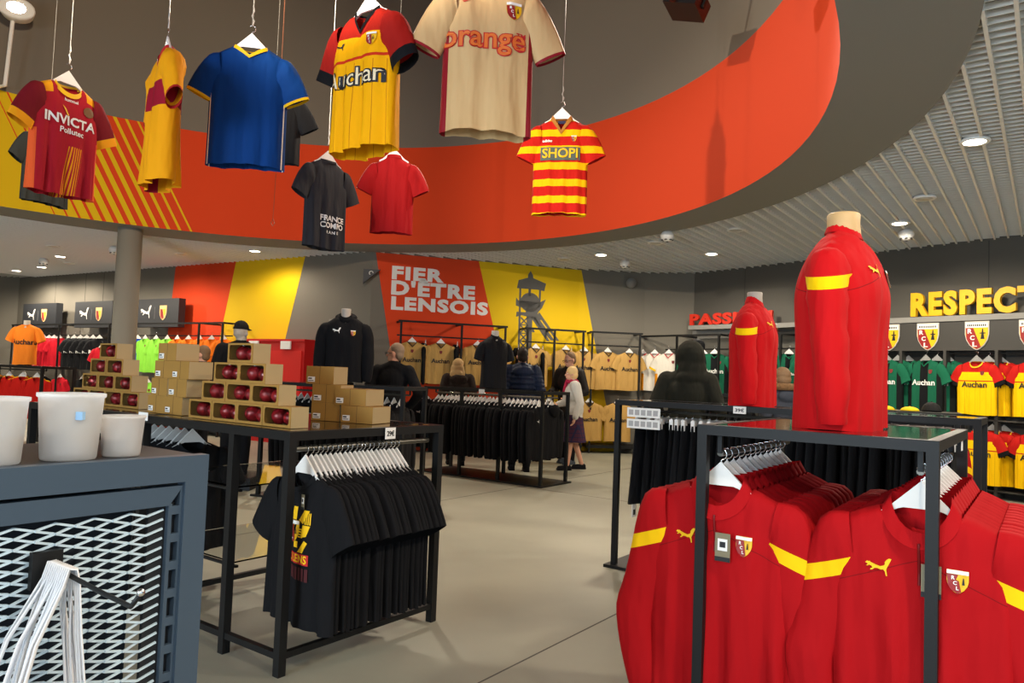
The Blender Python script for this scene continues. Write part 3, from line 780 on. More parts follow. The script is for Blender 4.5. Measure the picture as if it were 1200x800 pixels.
# ------------------------------------------------------------------ middle rack of black hoodies
m0 = Vector((0.43, 9.69))
def fm(x, y, z=0): return fr((m0.x, m0.y), x, y, z)
mr = frame_rack('clothes_rack', 'long black clothes rack of hoodies standing on flat base in the middle', fm(-2.05, 0), -AX, 2.05, .62, 1.235, .04, legs=[(0, 0), (.68, 0), (1.36, 0), (2.05, 0), (0, .62), (1.0, .62), (2.05, .62)], base=True,
                rails=[((.05, .16), (2.0, .16), 1.15, .011), ((.05, .46), (2.0, .46), 1.15, .011)])
sticker(mr, 1.05, -.022, 1.2, .1, .06)
def make_hoodie(seed):
    g = Garment(L=.70, W=.26, SW=.225, NW=.085, nd=.07, T=.05, amp=.012, seed=seed, sleeve='long', sa=.105, collar='stand', ch=.03, nu=14, nv=12, neck=.05)
    r = shirt('black_hoodie', g, M_black, None, None, 'hoodie')
    q = MB(); q.ball((0, .055, -.06), (.11, .05, .09), 10); q.build('hood', M_black, r, True)
    g.decal(cat_poly(.06), r, 'cat_logo', M_white_paint, (-.1, -.2)); return r
HO = [Proto(make_hoodie(i+30)) for i in range(2)]
for row, yy in enumerate((.16, .46)):
    for i in range(26):
        p = fm(-1.95+.072*i+random.uniform(-.012, .012), yy); a = 90-AX+random.uniform(-7, 7)+(180 if row else 0)
        lab = ('black hoodie in the front row of the middle rack' if row == 0 else 'black hoodie in the back row of the middle rack')
        HO[i % 2].place((p.x, p.y, 1.15-HD), a, lab, 'hoodies in the %s row of the middle rack' % ('back' if row else 'front'))
        H_big.place((p.x, p.y, 1.164), a, 'white hanger in the %s row of the middle hoodie rack' % ('back' if row else 'front'), '%s row hoodie hangers' % ('back' if row else 'front'))
# arm at the left end with hoodies facing out
p = fm(-2.25, .3)
HO[0].place((p.x-.05, p.y-.2, 1.05), 18, 'black hoodie hung facing out at the left end of the middle rack'); H_big.place((p.x-.05, p.y-.2, 1.05+HD+.014), 18, 'white hanger on the left end arm of the middle rack')
gJ = Garment(L=.74, W=.20, SW=.205, NW=.064, nd=.03, nb=.0, T=.11, amp=.005, seed=21, sleeve='short', sa=.09, slen=.2, collar='stand', ch=.03, neck=.062, bust=.015, drop=.085, nu=20, nv=18, out=.25)
p = fm(-1.05, .3)
torso('torso_mannequin', 'torso mannequin in black jersey standing on the middle hoodie rack', (p.x, p.y, 1.236), 25, gJ, M_black2, lift=.75, neck_m=mat('mannequin_pale', rgb(214, 206, 190), .5))

# rack with black hoodie mannequin behind the left table
k0 = Vector((-2.75, 8.3))
frame_rack('clothes_rack', 'black clothes rack behind the boxes carrying the black hoodie mannequin', k0, -20, 1.75, .5, 1.27, .04, base=True, rails=[((.05, .25), (1.7, .25), 1.18, .011)], top=M_glossblack)
def on20(x, y, z=0): return Vector((k0.x+x*math.cos(rad(20))+y*math.sin(rad(20)), k0.y-x*math.sin(rad(20))+y*math.cos(rad(20)), z))
for i in range(18):
    p = on20(.15+.085*i, .25); a = 70+random.uniform(-5, 5)
    HO[i % 2].place((p.x, p.y, 1.18-HD), a, 'black hoodie on the rack below the black hoodie mannequin', 'hoodies below the hoodie mannequin')
    H_big.place((p.x, p.y, 1.194), a, 'white hanger on the rack below the black hoodie mannequin', 'hangers below the hoodie mannequin')
gH = Garment(L=.74, W=.215, SW=.215, NW=.07, nd=.05, nb=.0, T=.115, amp=.007, seed=23, sleeve='long', sa=.10, collar='stand', ch=.03, neck=.066, bust=.015, drop=.085, nu=24, nv=22)
def hood_extra(root, g, lift):
    q = MB(); q.tube([(.085*math.sin(a), .03-.075*math.cos(a)*-1 if False else .035+.07*math.cos(a), lift+.0-.03*(1-math.cos(a))) for a in [2*math.pi*i/16 for i in range(16)]], .04, 8, closed=True)
    q.ball((0, .10, lift-.06), (.12, .06, .10), 12); q.build('hood', M_black, root, True)
    dec(root, g, lift, lambda: (g.decal(cat_poly(.09), root, 'cat_logo', M_white_paint, (-.08, -.18)), crest_on(g, root, (.10, -.2), .05)))
p = on20(.86, .25)
torso('torso_mannequin', 'torso mannequin in black hoodie with white cat logo on the rack behind the boxes', (p.x, p.y, 1.27), 6, gH, M_black, lift=.76, extra=hood_extra)
# hat mannequin: full figure on a plinth, built further down with the figures

# ------------------------------------------------------------------ shirts hanging in the drum
def hang_shirt(name, label, loc, rz, g, bm_, sm_=None, cm_=None, scale=1.0, wire_top=8.19, extra=None, hl='', tilt=0, wire=True):
    r = shirt(name, g, bm_, sm_, cm_); r['label'] = label
    if extra: extra(r, g)
    r.location = loc; r.rotation_euler = (rad(tilt), 0, rad(rz)); r.scale = (scale,)*3
    h = copy_tree(H_big.root); h['label'] = hl; h.scale = (scale,)*3
    if 'group' in h: del h['group']
    h.location = (loc[0], loc[1], loc[2]+(HD+.02)*scale); h.rotation_euler = (0, 0, rad(rz))
    if wire:
        z0 = (.0)/scale; q = MB(); q.tube([(0, 0, .002), (0, 0, (wire_top-loc[2])/scale-HD-.02)], .0022/scale, 6)
        q.tube([(0, 0, .002), (.008, 0, .03), (-.006, 0, .06), (.006, 0, .09), (0, 0, .12)], .004, 6); q.build('suspension_wire', mat('wire', rgb(190, 188, 180), .4, .7), h)
    return r
tex = lambda g, r, s_, size, at, mt, bold=.03, sx=1.0: g.decal([(lambda t: ([(x*sx, z) for x, z in t[0]], t[1]))(text2d(s_, size, bold))], r, 'print', mt, at, .0045)
# red jersey, INVICTA
M_inv = fabric('invicta_red', rgb(170, 26, 40), zones=[(lambda x, y, z: ((x-.02) - z*.12).inside(-.02+.05, .075+.05) & (z < -.42) & (((x-z*.12).mod(.016)) < .008), rgb(236, 150, 20)), (lambda x, y, z: (x.abs() > .195) & (z < -.35), rgb(226, 90, 40)), (lambda x, y, z: (x.abs() > .11) & (z + x.abs()*.25 > -.065), rgb(240, 160, 20))])
M_invs = fabric('invicta_sleeve', rgb(116, 18, 28), zones=[(cuff(.20, .23, .055), rgb(240, 160, 20))])
def ex_inv(r, g):
    tex(g, r, 'INVICTA', .085, (.0, -.26), M_white_paint, .03); tex(g, r, 'Pollutec', .05, (.01, -.325), M_white_paint, .02); tex(g, r, 'hummel', .028, (.01, -.115), M_white_paint, .02)
    g.decal([([(.12+.035*math.cos(a*.524), -.16+.035*math.sin(a*.524)) for a in range(12)], [tuple(range(12))])], r, 'crest', mat('badge_brown', rgb(112, 72, 28), .6))
    g.decal([([(-.055, -.16), (-.03, -.18), (-.01, -.22), (-.02, -.225)], [(0, 1, 2, 3)])], r, 'print', M_yel)
G1 = Garment(L=.74, W=0.225, SW=0.2, NW=.09, nd=.085, T=.06, amp=.014, seed=41, slen=0.23, sa=.10, out=.42, collar='band', ch=.03)
hang_shirt('hanging_jersey', 'dark red jersey with white chest lettering hanging by the yellow striped band', (-2.98, 4.8, 3.23), 62, G1, M_inv, M_invs, M_yel, extra=ex_inv, hl='white hanger of the dark red lettered jersey', tilt=0)
# black jersey behind it
G2 = Garment(L=.70, W=.25, SW=.22, NW=.085, nd=.08, T=.05, amp=.012, seed=42, slen=.22)
hang_shirt('hanging_jersey', 'black jersey hanging half hidden behind the dark red lettered jersey', (-4.63, 7.2, 3.64), 70, G2, fabric('charcoal_jersey', rgb(44, 46, 44)), hl='white hanger of the black jersey behind the dark red one')
# yellow jersey seen from the side
M_ys = fabric('yellow_side', rgb(240, 160, 12), zones=[(lambda x, y, z: (z.inside(-.36, -.22)) & (x > -.02), rgb(150, 20, 40)), (lambda x, y, z: (x < -.20), rgb(150, 20, 40))])
M_yss = fabric('yellow_side_sleeve', rgb(240, 160, 12), zones=[(cuff(.20, .24, .012), rgb(170, 30, 30))])
G3 = Garment(L=.76, W=0.22, SW=0.2, NW=.085, nd=.09, vneck=True, T=.075, amp=.02, seed=43, slen=.24, waves=2.2, collar='band', ch=.03)
hang_shirt('hanging_jersey', 'yellow jersey with dark red panel hanging edge-on to the viewer', (-2.0, 4.1, 3.17), -54, G3, M_ys, M_yss, M_redp, hl='white hanger of the edge-on yellow jersey')
# blue jersey, back side
M_bl = fabric('blue_jersey', rgb(6, 58, 122), zones=[(lambda x, y, z: (x.abs() > .205) & (z < -.2) & (x.abs() < .211), rgb(240, 236, 220))])
M_bls = fabric('blue_sleeve', rgb(6, 58, 122), zones=[(cuff(.205, .20, .016), rgb(240, 190, 20))])
G4 = Garment(L=.72, W=0.225, SW=0.205, NW=.10, nd=.07, vneck=True, T=.06, amp=.010, seed=44, slen=0.2, out=.42, collar='band', ch=.02)
hang_shirt('hanging_jersey', 'bright blue jersey with yellow collar and cuffs hanging high on the left', (-1.62, 4.35, 3.32), 10, G4, M_bl, M_bls, M_yel, hl='white hanger of the blue jersey')
hang_shirt('hanging_jersey', 'dark jersey hanging almost hidden behind the blue jersey', (-2.02, 6.0, 3.70), 18, Garment(L=.6, W=.22, SW=.2, T=.04, seed=45), M_black2, hl='white hanger of the dark jersey behind the blue one')
# yellow and red Auchan jersey
def z_au(x, y, z):
    return (z > -.155)
M_au = fabric('auchan_yellow', rgb(246, 172, 0), zones=[(lambda x, y, z: (x.mod(.062) < .004) & (z < -.30), rgb(190, 110, 10)), (lambda x, y, z: z.inside(-.285, -.27), rgb(204, 50, 20)), (lambda x, y, z: (z + x.abs()*.0) > -.155, rgb(176, 32, 18))])
M_aus = fabric('auchan_sleeve', rgb(160, 26, 18), zones=[(cuff(.195, .22, .06), BLK)])
def ex_au(r, g, bk=True):
    tex(g, r, 'Auchan', .125, (0, -.375), M_ink, .06); 
    g.decal([text2d('Auchan', .125, .0)], r, 'print', mat('print_cream', rgb(240, 220, 180), .7), (0, -.375), .0065)
    g.decal(cat_poly(.05), r, 'cat_logo', M_ink, (-.11, -.2)); crest_on(g, r, (.11, -.2), .055)
G5 = Garment(L=.73, W=0.215, SW=0.195, NW=.09, nd=.13, vneck=True, T=.085, amp=.016, seed=46, slen=0.22, waves=3.5, collar='band', ch=.02, out=.42)
hang_shirt('hanging_jersey', 'yellow jersey with red shoulders and black outlined lettering hanging near the top', (-.79, 3.7, 3.25), -34, G5, M_au, M_aus, M_black, extra=ex_au, hl='white hanger of the yellow and red jersey')
# beige Orange jersey
M_be = fabric('beige_jersey', rgb(208, 170, 118), rough=.55, zones=[(lambda x, y, z: (x.abs() > .195) & (z < -.25), rgb(140, 24, 34))])
M_bes = fabric('beige_sleeve', rgb(208, 170, 118), rough=.55, zones=[(cuff(.215, .26, .014), rgb(140, 24, 34))])
def ex_be(r, g):
    tex(g, r, 'orange', .15, (-.03, -.31), M_redp, .045); g.decal([text2d('orange', .15, .012)], r, 'print', mat('print_orange', rgb(226, 110, 40), .6), (-.03, -.31), .0065)
    tex(g, r, 'TM', .035, (.155, -.285), M_redp, .02)
    b_ = [(-.14, -.125), (-.13, -.135), (-.08, -.118), (-.13, -.128)]; g.decal([([(x, z) for x, z in b_], [(0, 1, 2, 3)])], r, 'swoosh_logo', M_redp)
    crest_on(g, r, (.115, -.165), .075)
G6 = Garment(L=.765, W=0.225, SW=0.215, NW=.095, nd=.075, T=.07, amp=.014, seed=47, slen=0.26, sa=.10, out=.42, waves=2.5, collar='band', ch=.02)
hang_shirt('hanging_jersey', 'beige jersey with dark red sides and orange lettering hanging at the top', (-.17, 3.6, 3.365), 6, G6, M_be, M_bes, M_redp, extra=ex_be, hl='white hanger of the beige jersey')
# striped Shopi jersey
st = lambda x, y, z: (z + .02).mod(.128) < .055
M_st = fabric('striped_jersey', rgb(188, 26, 16), zones=[(st, rgb(244, 186, 0))])
def ex_st(r, g):
    g.decal([([(-.15, -.335), (.15, -.335), (.15, -.235), (-.15, -.235)], [(0, 1, 2, 3)])], r, 'print', mat('print_grey_green', rgb(78, 92, 84), .7))
    t = text2d('SHOPI', .10, .02); g.decal([([(x, z) for x, z in t[0]], t[1])], r, 'print', M_yel, (0, -.285), .008); crest_on(g, r, (.1, -.17), .04)
    tex(g, r, 'adidas', .03, (-.1, -.185), M_white_paint)
    q = MB(); q.box(-.03, .0, -.035, .03, .008, -.012); q.build('neck_label', mat('navy', rgb(24, 30, 70), .7), r)
G7 = Garment(L=.74, W=0.21, SW=0.19, NW=.085, nd=.13, vneck=True, T=.06, amp=.010, seed=48, slen=0.21, sa=.10, out=.42, collar='stand', ch=.035, neck=.05)
hang_shirt('hanging_jersey', 'red and yellow striped polo jersey hanging in front of the red band', (.32, 5.6, 3.40), -8, G7, M_st, M_st, mat('collar_tan', rgb(170, 112, 40), .8), extra=ex_st, hl='white hanger of the striped polo jersey')
# small black jersey seen from behind
G8 = Garment(L=.72, W=0.2, SW=0.185, NW=.08, nd=.012, nb=.0, T=.06, amp=.010, seed=49, slen=0.2, out=.42)
def ex_bk(r, g):
    for i, (s_, sz) in enumerate((('FRANCE', .062), ('COMPO', .062), ('R A N D', .032))): tex(g, r, s_, sz, (.03, -.48-.055*i), M_white_paint, .03)
hang_shirt('hanging_jersey', 'charcoal jersey with white lettering low down hanging below the yellow jersey', (-1.56, 6.0, 3.12), 50, G8, fabric('charcoal', rgb(46, 46, 50)), extra=ex_bk, hl='white hanger of the charcoal jersey')
G9 = Garment(L=.68, W=0.19, SW=0.18, NW=.07, nd=.0, nb=.0, T=.06, amp=.010, seed=50, slen=0.2, out=.42, collar='stand', ch=.03)
hang_shirt('hanging_jersey', 'plain red jersey with pale sleeve piping hanging in front of the red band', (-1.12, 6.6, 3.34), 4, G9, fabric('plain_red', rgb(166, 22, 26)), fabric('plain_red_sleeve', rgb(166, 22, 26), zones=[(lambda x, y, z: (y.abs() < .008) & (z > -.3), rgb(236, 200, 190))]), hl='white hanger of the plain red jersey')
hang_shirt('hanging_jersey', 'added unseen small yellow jersey hung edge-on to shadow the red band', (-.37, 4.66, 4.46), 44, Garment(L=.50, W=.17, SW=.15, NW=.06, nd=.05, T=.05, seed=51, slen=.16, sa=.08), M_ys, hl='white hanger of the added unseen small yellow jersey')  # out-of-view jersey, added to cast a shadow on the drum's red band
# the cord hanging below the blue jersey
q = MB(); q.tube([(0, 0, 5.83), (.004, 0, .3), (0, 0, .05)], .0018, 5); q.tube([(.0, 0, .05), (.012, 0, .02), (.0, 0, 0), (-.012, 0, .02)], .003, 5, closed=True)
tag(link('hook_cord', q.mesh('hook_cord', mat('cord_brown', rgb(150, 90, 60), .6)), None, (-1.62, 4.9, 2.36)), 'thin cord with a small hook hanging below the blue jersey', 'cord')

# ------------------------------------------------------------------ mesh cart in the left foreground (local x runs along its face, -y faces the viewer)
CT = thing('mesh_cart', 'blue-grey metal cart with slotted uprights and expanded mesh panel, left foreground', 'cart', (-.68, 1.66, 0), 54)
CW, CHt, CD = 1.15, 1.225, .42
def cbar(name, pts, y0, y1, parent=CT, mt=M_bluegrey):
    q = MB(); q.prism(pts, y0, y1); return q.build(name, mt, parent)
cbar('frame_bar', [(-CW, CHt), (0, CHt), (-.052, CHt-.055), (-CW, CHt-.055)], -.03, .0)
cbar('upright', [(0, CHt), (0, 0), (-.052, 0), (-.052, CHt-.055)], -.03, .0)
cbar('inner_bar', [(-CW, CHt-.063), (-.052, CHt-.063), (-.082, CHt-.103), (-CW, CHt-.103)], -.024, .0)
q = MB(); zs = CHt-.105; zz = zs
q.box(-.058, -.022, 0, -.052, .0, CHt-.064); q.box(-.082, -.022, 0, -.074, 0, CHt-.10)
while zz > .05:
    q.box(-.074, -.022, zz-.018, -.058, -.012, zz); zz -= .058
q.build('slotted_strip', M_bluegrey, CT)
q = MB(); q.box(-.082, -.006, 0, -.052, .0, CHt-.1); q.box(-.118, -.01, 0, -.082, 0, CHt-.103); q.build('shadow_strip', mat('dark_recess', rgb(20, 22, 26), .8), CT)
q = MB(); xr = -.088; zz = CHt-.112; row = 0; px_, pz = .070, .0098
def strand(x0, z0, x1, z1): q.bar((x0, -.012+.004*(row % 2), z0), (x1, -.012-.004*(row % 2), z1), .0042, .004, 0, (0, 1, 0))
while zz > .02:
    x = xr
    off = (row % 2)*px_/2
    x = xr - off
    while x > -CW:
        strand(x, zz, x-px_/2, zz-pz); strand(x-px_/2, zz-pz, x-px_, zz)
        x -= px_
    zz -= pz; row += 1
o = q.build('expanded_mesh', mat('mesh_metal', rgb(196, 214, 224), .35, .0), CT); o['kind'] = 'stuff'
q = MB(); q.box(-CW, -.0, CHt-.012, 0, CD, CHt-.004); q.build('top_panel', mat('cart_top', rgb(38, 42, 48), .5), CT)
for x in (-.03, -CW+.03):
    q = MB(); q.box(x-.025, CD-.05, 0, x+.025, CD, CHt-.012); q.build('rear_upright', M_bluegrey, CT)
q = MB(); q.box(-CW, .01, .70, -.09, CD-.06, .72); q.build('lower_shelf', M_bluegrey, CT)
q = MB(); q.box(-CW, CD-.05, CHt-.06, 0, CD, CHt-.012); q.box(-.04, .0, CHt-.06, 0, CD, CHt-.012); q.build('frame_bar', M_bluegrey, CT)
# dark cartons on the lower shelf seen through the mesh
for i in range(3):
    q = MB(); q.box(0, 0, 0, .30, .28, .42-.04*i); q.box(-.004, -.004, .385-.04*i, .304, .284, .424-.04*i)
    o = q.build('storage_carton', mat('dark_carton', rgb(22, 30, 40), .8)); tag(o, '%s dark carton behind the mesh of the cart' % ('tallest', 'middle-height', 'lowest')[i], 'carton')
    pp = Matrix.Rotation(rad(54), 3, 'Z') @ Vector((-.42-.32*i, .05, .721)) + Vector((-.68, 1.66, 0)); o.location = pp; o.rotation_euler = (0, 0, rad(54))
# display hook
HK = thing('display_hook', 'black metal display hook on the cart mesh with a clear ball end', 'hook', (-.68, 1.66, 0), 54)
hx, hz = -.315, 1.045
q = MB(); q.box(hx-.026, -.032, hz-.045, hx+.026, -.018, hz+.022); q.build('back_plate', M_black_metal, HK)
q = MB(); hp = [(hx, -.03, hz), (hx, -.24, hz-.012), (hx, -.335, hz-.015), (hx, -.36, hz+.008)]; q.tube(hp, .0042, 8); q.build('prong', M_black_metal, HK, True)
q = MB(); q.ball((hx, -.363, hz+.013), .0065, 10); q.build('ball_end', M_chrome, HK, True)
# lanyards hung on the hook
M_lan = mat('white_lanyard', rgb(232, 232, 234), .7)
for i in range(12):
    yy = -.05-.0075*i; r_ = random.Random(i); q = MB(); s0 = -.05-.012*r_.random()*4; s1 = .02+.03*r_.random()
    pts = [(hx+s0*1.6, yy-.02-.02*r_.random(), hz-.42), (hx+s0*1.25, yy-.012, hz-.25), (hx+s0*.75, yy-.005, hz-.11), (hx-.014, yy, hz-.02), (hx-.006, yy, hz+.0075), (hx+.006, yy, hz+.0075), (hx+.012, yy, hz-.02), (hx+s1*.5, yy-.004, hz-.11), (hx+s1*.9, yy-.01, hz-.25), (hx+s1, yy-.02, hz-.42)]
    q.tube(pts, .0062, 8, flat=.35)
    o = q.build('lanyard', M_lan, None, True); o.location = (-.68, 1.66, 0); o.rotation_euler = (0, 0, rad(54))
    tag(o, 'white lanyard looped over the cart hook' if 0 < i < 11 else ('white lanyard nearest the mesh on the cart hook' if i == 0 else 'outermost white lanyard on the cart hook'), 'lanyard', 'white lanyards on the cart hook')
q = MB(); q.box(hx-.16, -.14, hz-.50, hx+.05, -.05, hz-.40); o = q.build('red_pouch', fabric('red_pouch', rgb(200, 20, 36))); o.location = (-.68, 1.66, 0); o.rotation_euler = (0, 0, rad(54)); tag(o, 'bright red pouch hanging at the ends of the white lanyards', 'pouch')
# plastic tubs on the cart
M_tub = mat('frosted_plastic', rgb(250, 248, 246), .4)
_nt = M_tub.node_tree; _tr = _nt.nodes.new('ShaderNodeBsdfTranslucent'); _tr.inputs[0].default_value = (.95, .94, .92, 1); _mx = _nt.nodes.new('ShaderNodeMixShader'); _mx.inputs[0].default_value = .55
_tp = _nt.nodes.new('ShaderNodeBsdfTransparent'); _m2 = _nt.nodes.new('ShaderNodeMixShader'); _m2.inputs[0].default_value = .22
_nt.links.new(_nt.nodes['Principled BSDF'].outputs[0], _mx.inputs[1]); _nt.links.new(_tr.outputs[0], _mx.inputs[2]); _nt.links.new(_mx.outputs[0], _m2.inputs[1]); _nt.links.new(_tp.outputs[0], _m2.inputs[2]); _nt.links.new(_m2.outputs[0], _nt.nodes['Material Output'].inputs[0])
def tub(label, x, y, r_, h_):
    t = thing('plastic_tub', label, 'tub', (0, 0, 0), 0)
    pp = Matrix.Rotation(rad(54), 3, 'Z') @ Vector((x, y, CHt-.003)) + Vector((-.68, 1.66, 0)); t.location = pp
    q = MB(); n = 28; pf = [(r_*.80, 0), (r_*.84, .004), (r_*.97, h_*.93), (r_*1.03, h_*.95), (r_*1.03, h_), (r_*.98, h_), (r_*.94, h_*.95), (r_*.79, .01)]
    vs = []; fs = []
    for rr, hh in pf:
        for k in range(n): vs.append((rr*math.cos(2*math.pi*k/n), rr*math.sin(2*math.pi*k/n), hh))
    for i in range(len(pf)-1):
        for k in range(n): fs.append((i*n+k, i*n+(k+1)%n, (i+1)*n+(k+1)%n, (i+1)*n+k))
    fs += [tuple(range(n))[::-1], tuple((len(pf)-1)*n+k for k in range(n))]; q.add(vs, fs); q.build('tub_wall', M_tub, t, True)
    q = MB(); q.lathe([(r_*.78, .012), (r_*.84, h_*.42), (r_*.80, h_*.43)], 24); q.build('contents', mat('tub_contents', rgb(222, 206, 190), .8, var=.2, vscale=60), t, True)
    if h_ < .13: return
    q = MB(); q.box(r_*.60, -r_*.76, h_*.62, r_*.82, -r_*.58, h_*.74); q.build('blue_sticker', mat('pale_blue', rgb(150, 190, 226), .6), t)
tub('leftmost frosted plastic tub, cut off by the left edge', -.382, .07, .056, .125); tub('tallest frosted plastic tub with pale blue mark on the cart', -.245, .075, .060, .132); tub('small frosted plastic tub nearest the cart corner', -.140, .075, .044, .085)

# ------------------------------------------------------------------ boxes on the left tables
BW, BD, BH = .222, .11, .104
def make_bauble_box():
    r = thing('bauble_box', '', 'box'); t = .006
    q = MB(); q.box(0, .004, 0, BW, BD, t); q.box(0, .004, BH-t, BW, BD, BH); q.box(0, BD-t, t, BW, BD, BH-t); q.box(0, .004, t, t, BD-t, BH-t)
    # front with a rounded window
    wx0, wx1, wz0, wz1, c = .012, BW-.012, .014, BH-.010, .014
    o_ = [(0, 0), (BW, 0), (BW, BH), (0, BH)]; win = []
    for (cx, cz, a0) in ((wx0+c, wz0+c, 180), (wx1-c, wz0+c, 270), (wx1-c, wz1-c, 0), (wx0+c, wz1-c, 90)):
        for k in range(4): a = rad(a0+30*k); win.append((cx+c*math.cos(a), cz+c*math.sin(a)))
    vs = [(x, 0, z) for x, z in o_+win] + [(x, .004, z) for x, z in o_+win]; n = 20; fs = []
    for s_ in range(4):
        ids = [4+4*s_+k for k in range(4)]; nx = 4+(4*s_+4) % 16
        fs += [(s_, ids[1], ids[0]), (s_, ids[2], ids[1]), (s_, ids[3], ids[2]), (s_, (s_+1) % 4, nx, ids[3])]
    for k in range(16): a, c_ = 4+k, 4+(k+1) % 16; fs.append((a, c_, n+c_, n+a))
    for k in range(4): fs.append((k, n+k, n+(k+1) % 4, (k+1) % 4))
    q.add(vs, fs); q.build('carton', M_kraft, r)
    q = MB(); q.box(BW-t, .004, 0, BW+.0005, BD, BH); q.build('plain_side', M_kraft_pale, r)
    q = MB(); q.box(t+.001, BD-t-.002, t+.001, BW-t-.001, BD-t-.001, BH-t-.001); q.build('lining', M_kraft_dark, r)
    q = MB(); q.box(.005, .0045, .008, BW-.007, .0052, BH-.006); q.build('window_film', M_glass, r)
    for x, rr in ((.072, .043), (.160, .038)):
        q = MB(); q.ball((x, .050, t+rr+.002), rr, 16); o = q.build('bauble', M_bauble, r, True)
        q = MB(); q.lathe([(.008, 0), (.008, .010), (.003, .014)], 8, (x+.004, .046, t+2*rr-.001)); q.build('cap', M_chrome, o)
    return r
def make_kraft(w_, d_, h_):
    r = thing('kraft_box', '', 'box'); q = MB(); q.box(0, 0, 0, w_, d_, h_); q.build('carton', M_kraft, r)
    q = MB(); q.box(w_, .002, .002, w_+.001, d_-.002, h_-.002); q.build('end_flap', M_kraft_pale, r)
    q = MB(); q.box(.012, -.0015, .012, .06, 0, .042); q.build('label', M_label, r)
    q = MB(); q.box(.016, -.0022, .028, .04, -.0012, .036); q.box(.016, -.0022, .018, .052, -.0012, .022); q.build('label_print', M_ink, r)
    q = MB(); q.box(w_*.5-.001, -.001, 0, w_*.5+.001, d_, h_+.001); q.build('flap_joint', M_kraft_dark, r); return r
BB = Proto(make_bauble_box()); KB = Proto(make_kraft(.185, .15, BH)); KB2 = Proto(make_kraft(.21, .19, .095))
def pyramid(org, rows, where):
    for r_, n in enumerate(rows):
        for i in range(n):
            p = fa(org[0]+(i+r_*.5)*(BW+.004), org[1]+.004*(r_ % 2), TH+.001+r_*(BH+.001))
            rn = ('bottom', 'second', 'third', 'top')[r_]
            BB.place(p, -AX+random.uniform(-1, 1), ('single bauble gift box topping the %s pyramid' % where) if n == 1 else '%s bauble gift box from left in the %s row of the %s pyramid' % (ORD[i], rn, where), 'bauble boxes of the %s pyramid' % where)
pyramid((-1.04, .10), (4, 3, 2, 1), 'front'); pyramid((-2.72, .22), (4, 3, 2, 1), 'far left')
for i, (x, y, lv, lab) in enumerate([(-.30, .40, 0, 'lowest kraft box right of the front pyramid'), (-.30, .40, 1, 'middle kraft box right of the front pyramid'), (-.36, .40, 2, 'top kraft box right of the front pyramid, under the hoodie mannequin')]):
    KB.place(fa(x-.30, y+.20, TH+.001+lv*(BH+.001)), -AX+18+random.uniform(-2, 2), lab)
for i, (x, y, lv, lab) in enumerate([(-.23, .62, 0, 'lower yellowish kraft box at the right end of the left table'), (-.29, .62, 1, 'upper yellowish kraft box at the right end of the left table')]):
    KB2.place(fa(x-.16, y+.02, TH+.001+lv*.096), -AX+14, lab)
n_ = 0
for lv, cnt in enumerate((2, 2, 2, 1)):
    for i in range(cnt):
        KB.place(fa(-1.56+.19*i+.03*lv, .14, TH+.001+lv*(BH+.001)), -AX+random.uniform(-2, 2), '%s kraft box in the %s layer between the two bauble pyramids' % ('left' if i == 0 else 'right', ('bottom', 'second', 'third', 'top')[lv]) if cnt > 1 else 'topmost kraft box of the stack between the two bauble pyramids', 'kraft boxes between pyramids')
# second pile behind the front pyramid, at the edge
KB.place(fa(-1.12, .32, TH+.001+1*(BH+.001)), -AX, 'kraft box with white label peeking out left of the front pyramid')
KB.place(fa(-1.12, .32, TH+.001), -AX, 'kraft box under the label box left of the front pyramid')
# black clothes under the second table and beside it
for i in range(12):
    p = fa(-2.70+.095*i, .5); a = -AX+90+random.uniform(-6, 6)
    TEE[1+i % 3].place((p.x, p.y, 1.035-HD), a, 'black T-shirt hanging under the far left display table', 'T-shirts under far left table'); H_big.place((p.x, p.y, 1.049), a, 'white hanger under the far left display table', 'hangers under far left table')

# ------------------------------------------------------------------ wall fixtures and their clothes
def wall_frame(side_o, ang, s0, s1, zt, dep, label, posts, zl=0):
    t = thing('wall_rack', label, 'wall rack', (side_o[0], side_o[1], 0), ang); w_ = .035
    q = MB(); q.box(s0, -dep-w_, zt-w_, s1, -dep, zt); q.build('front_rail', M_black_metal, t)
    q = MB(); q.box(s0, -.3-w_, zt-.28, s1, -.3, zt-.28+w_*.7); q.build('hang_rail', M_black_metal, t)
    for x in posts:
        q = MB(); q.box(x-w_/2, -dep-w_, zl, x+w_/2, -dep, zt-w_); q.build('post', M_black_metal, t)
        q = MB(); q.box(x-w_/2, -dep, zt-w_, x+w_/2, -.01, zt); q.build('bracket', M_black_metal, t)
    q = MB(); q.box(s0, -dep, .10, s1, -.02, .16); q.build('low_shelf', M_black_metal, t)
    return t
# gold jerseys on the slogan wall
M_goldf = fabric('gold_jersey', rgb(190, 150, 84), rough=.7)
M_goldc = mat('gold_collar', rgb(52, 40, 24), .8)
def make_wall_jersey(name, g, bm_, sm_, cm_, txt, tm, crest=True, cat='jersey', sx=1.0):
    r = shirt(name, g, bm_, sm_, cm_, cat)
    if txt: g.decal([(lambda t: ([(x*sx, z) for x, z in t[0]], t[1]))(text2d(txt, .11, .025))], r, 'print', tm, (0, -.33), .010)
    if crest: g.decal([(shield(.05, .06), [tuple(range(11))])], r, 'crest', mat('crest_dark', rgb(120, 30, 30), .6), (.0 if name == 'gold_jersey' else .1, -.17), .010)
    return r
gw = lambda seed, **k: Garment(**{**dict(L=.74, W=.27, SW=.23, NW=.09, nd=.09, vneck=True, T=.05, amp=.012, seed=seed, slen=.22, nu=20, nv=16, collar='band', ch=.02, out=.42), **k})
WF0 = Vector(ROOM[2]); WFd = (Vector(ROOM[3])-WF0).normalized(); WFa = math.degrees(math.atan2(WFd.y, WFd.x))
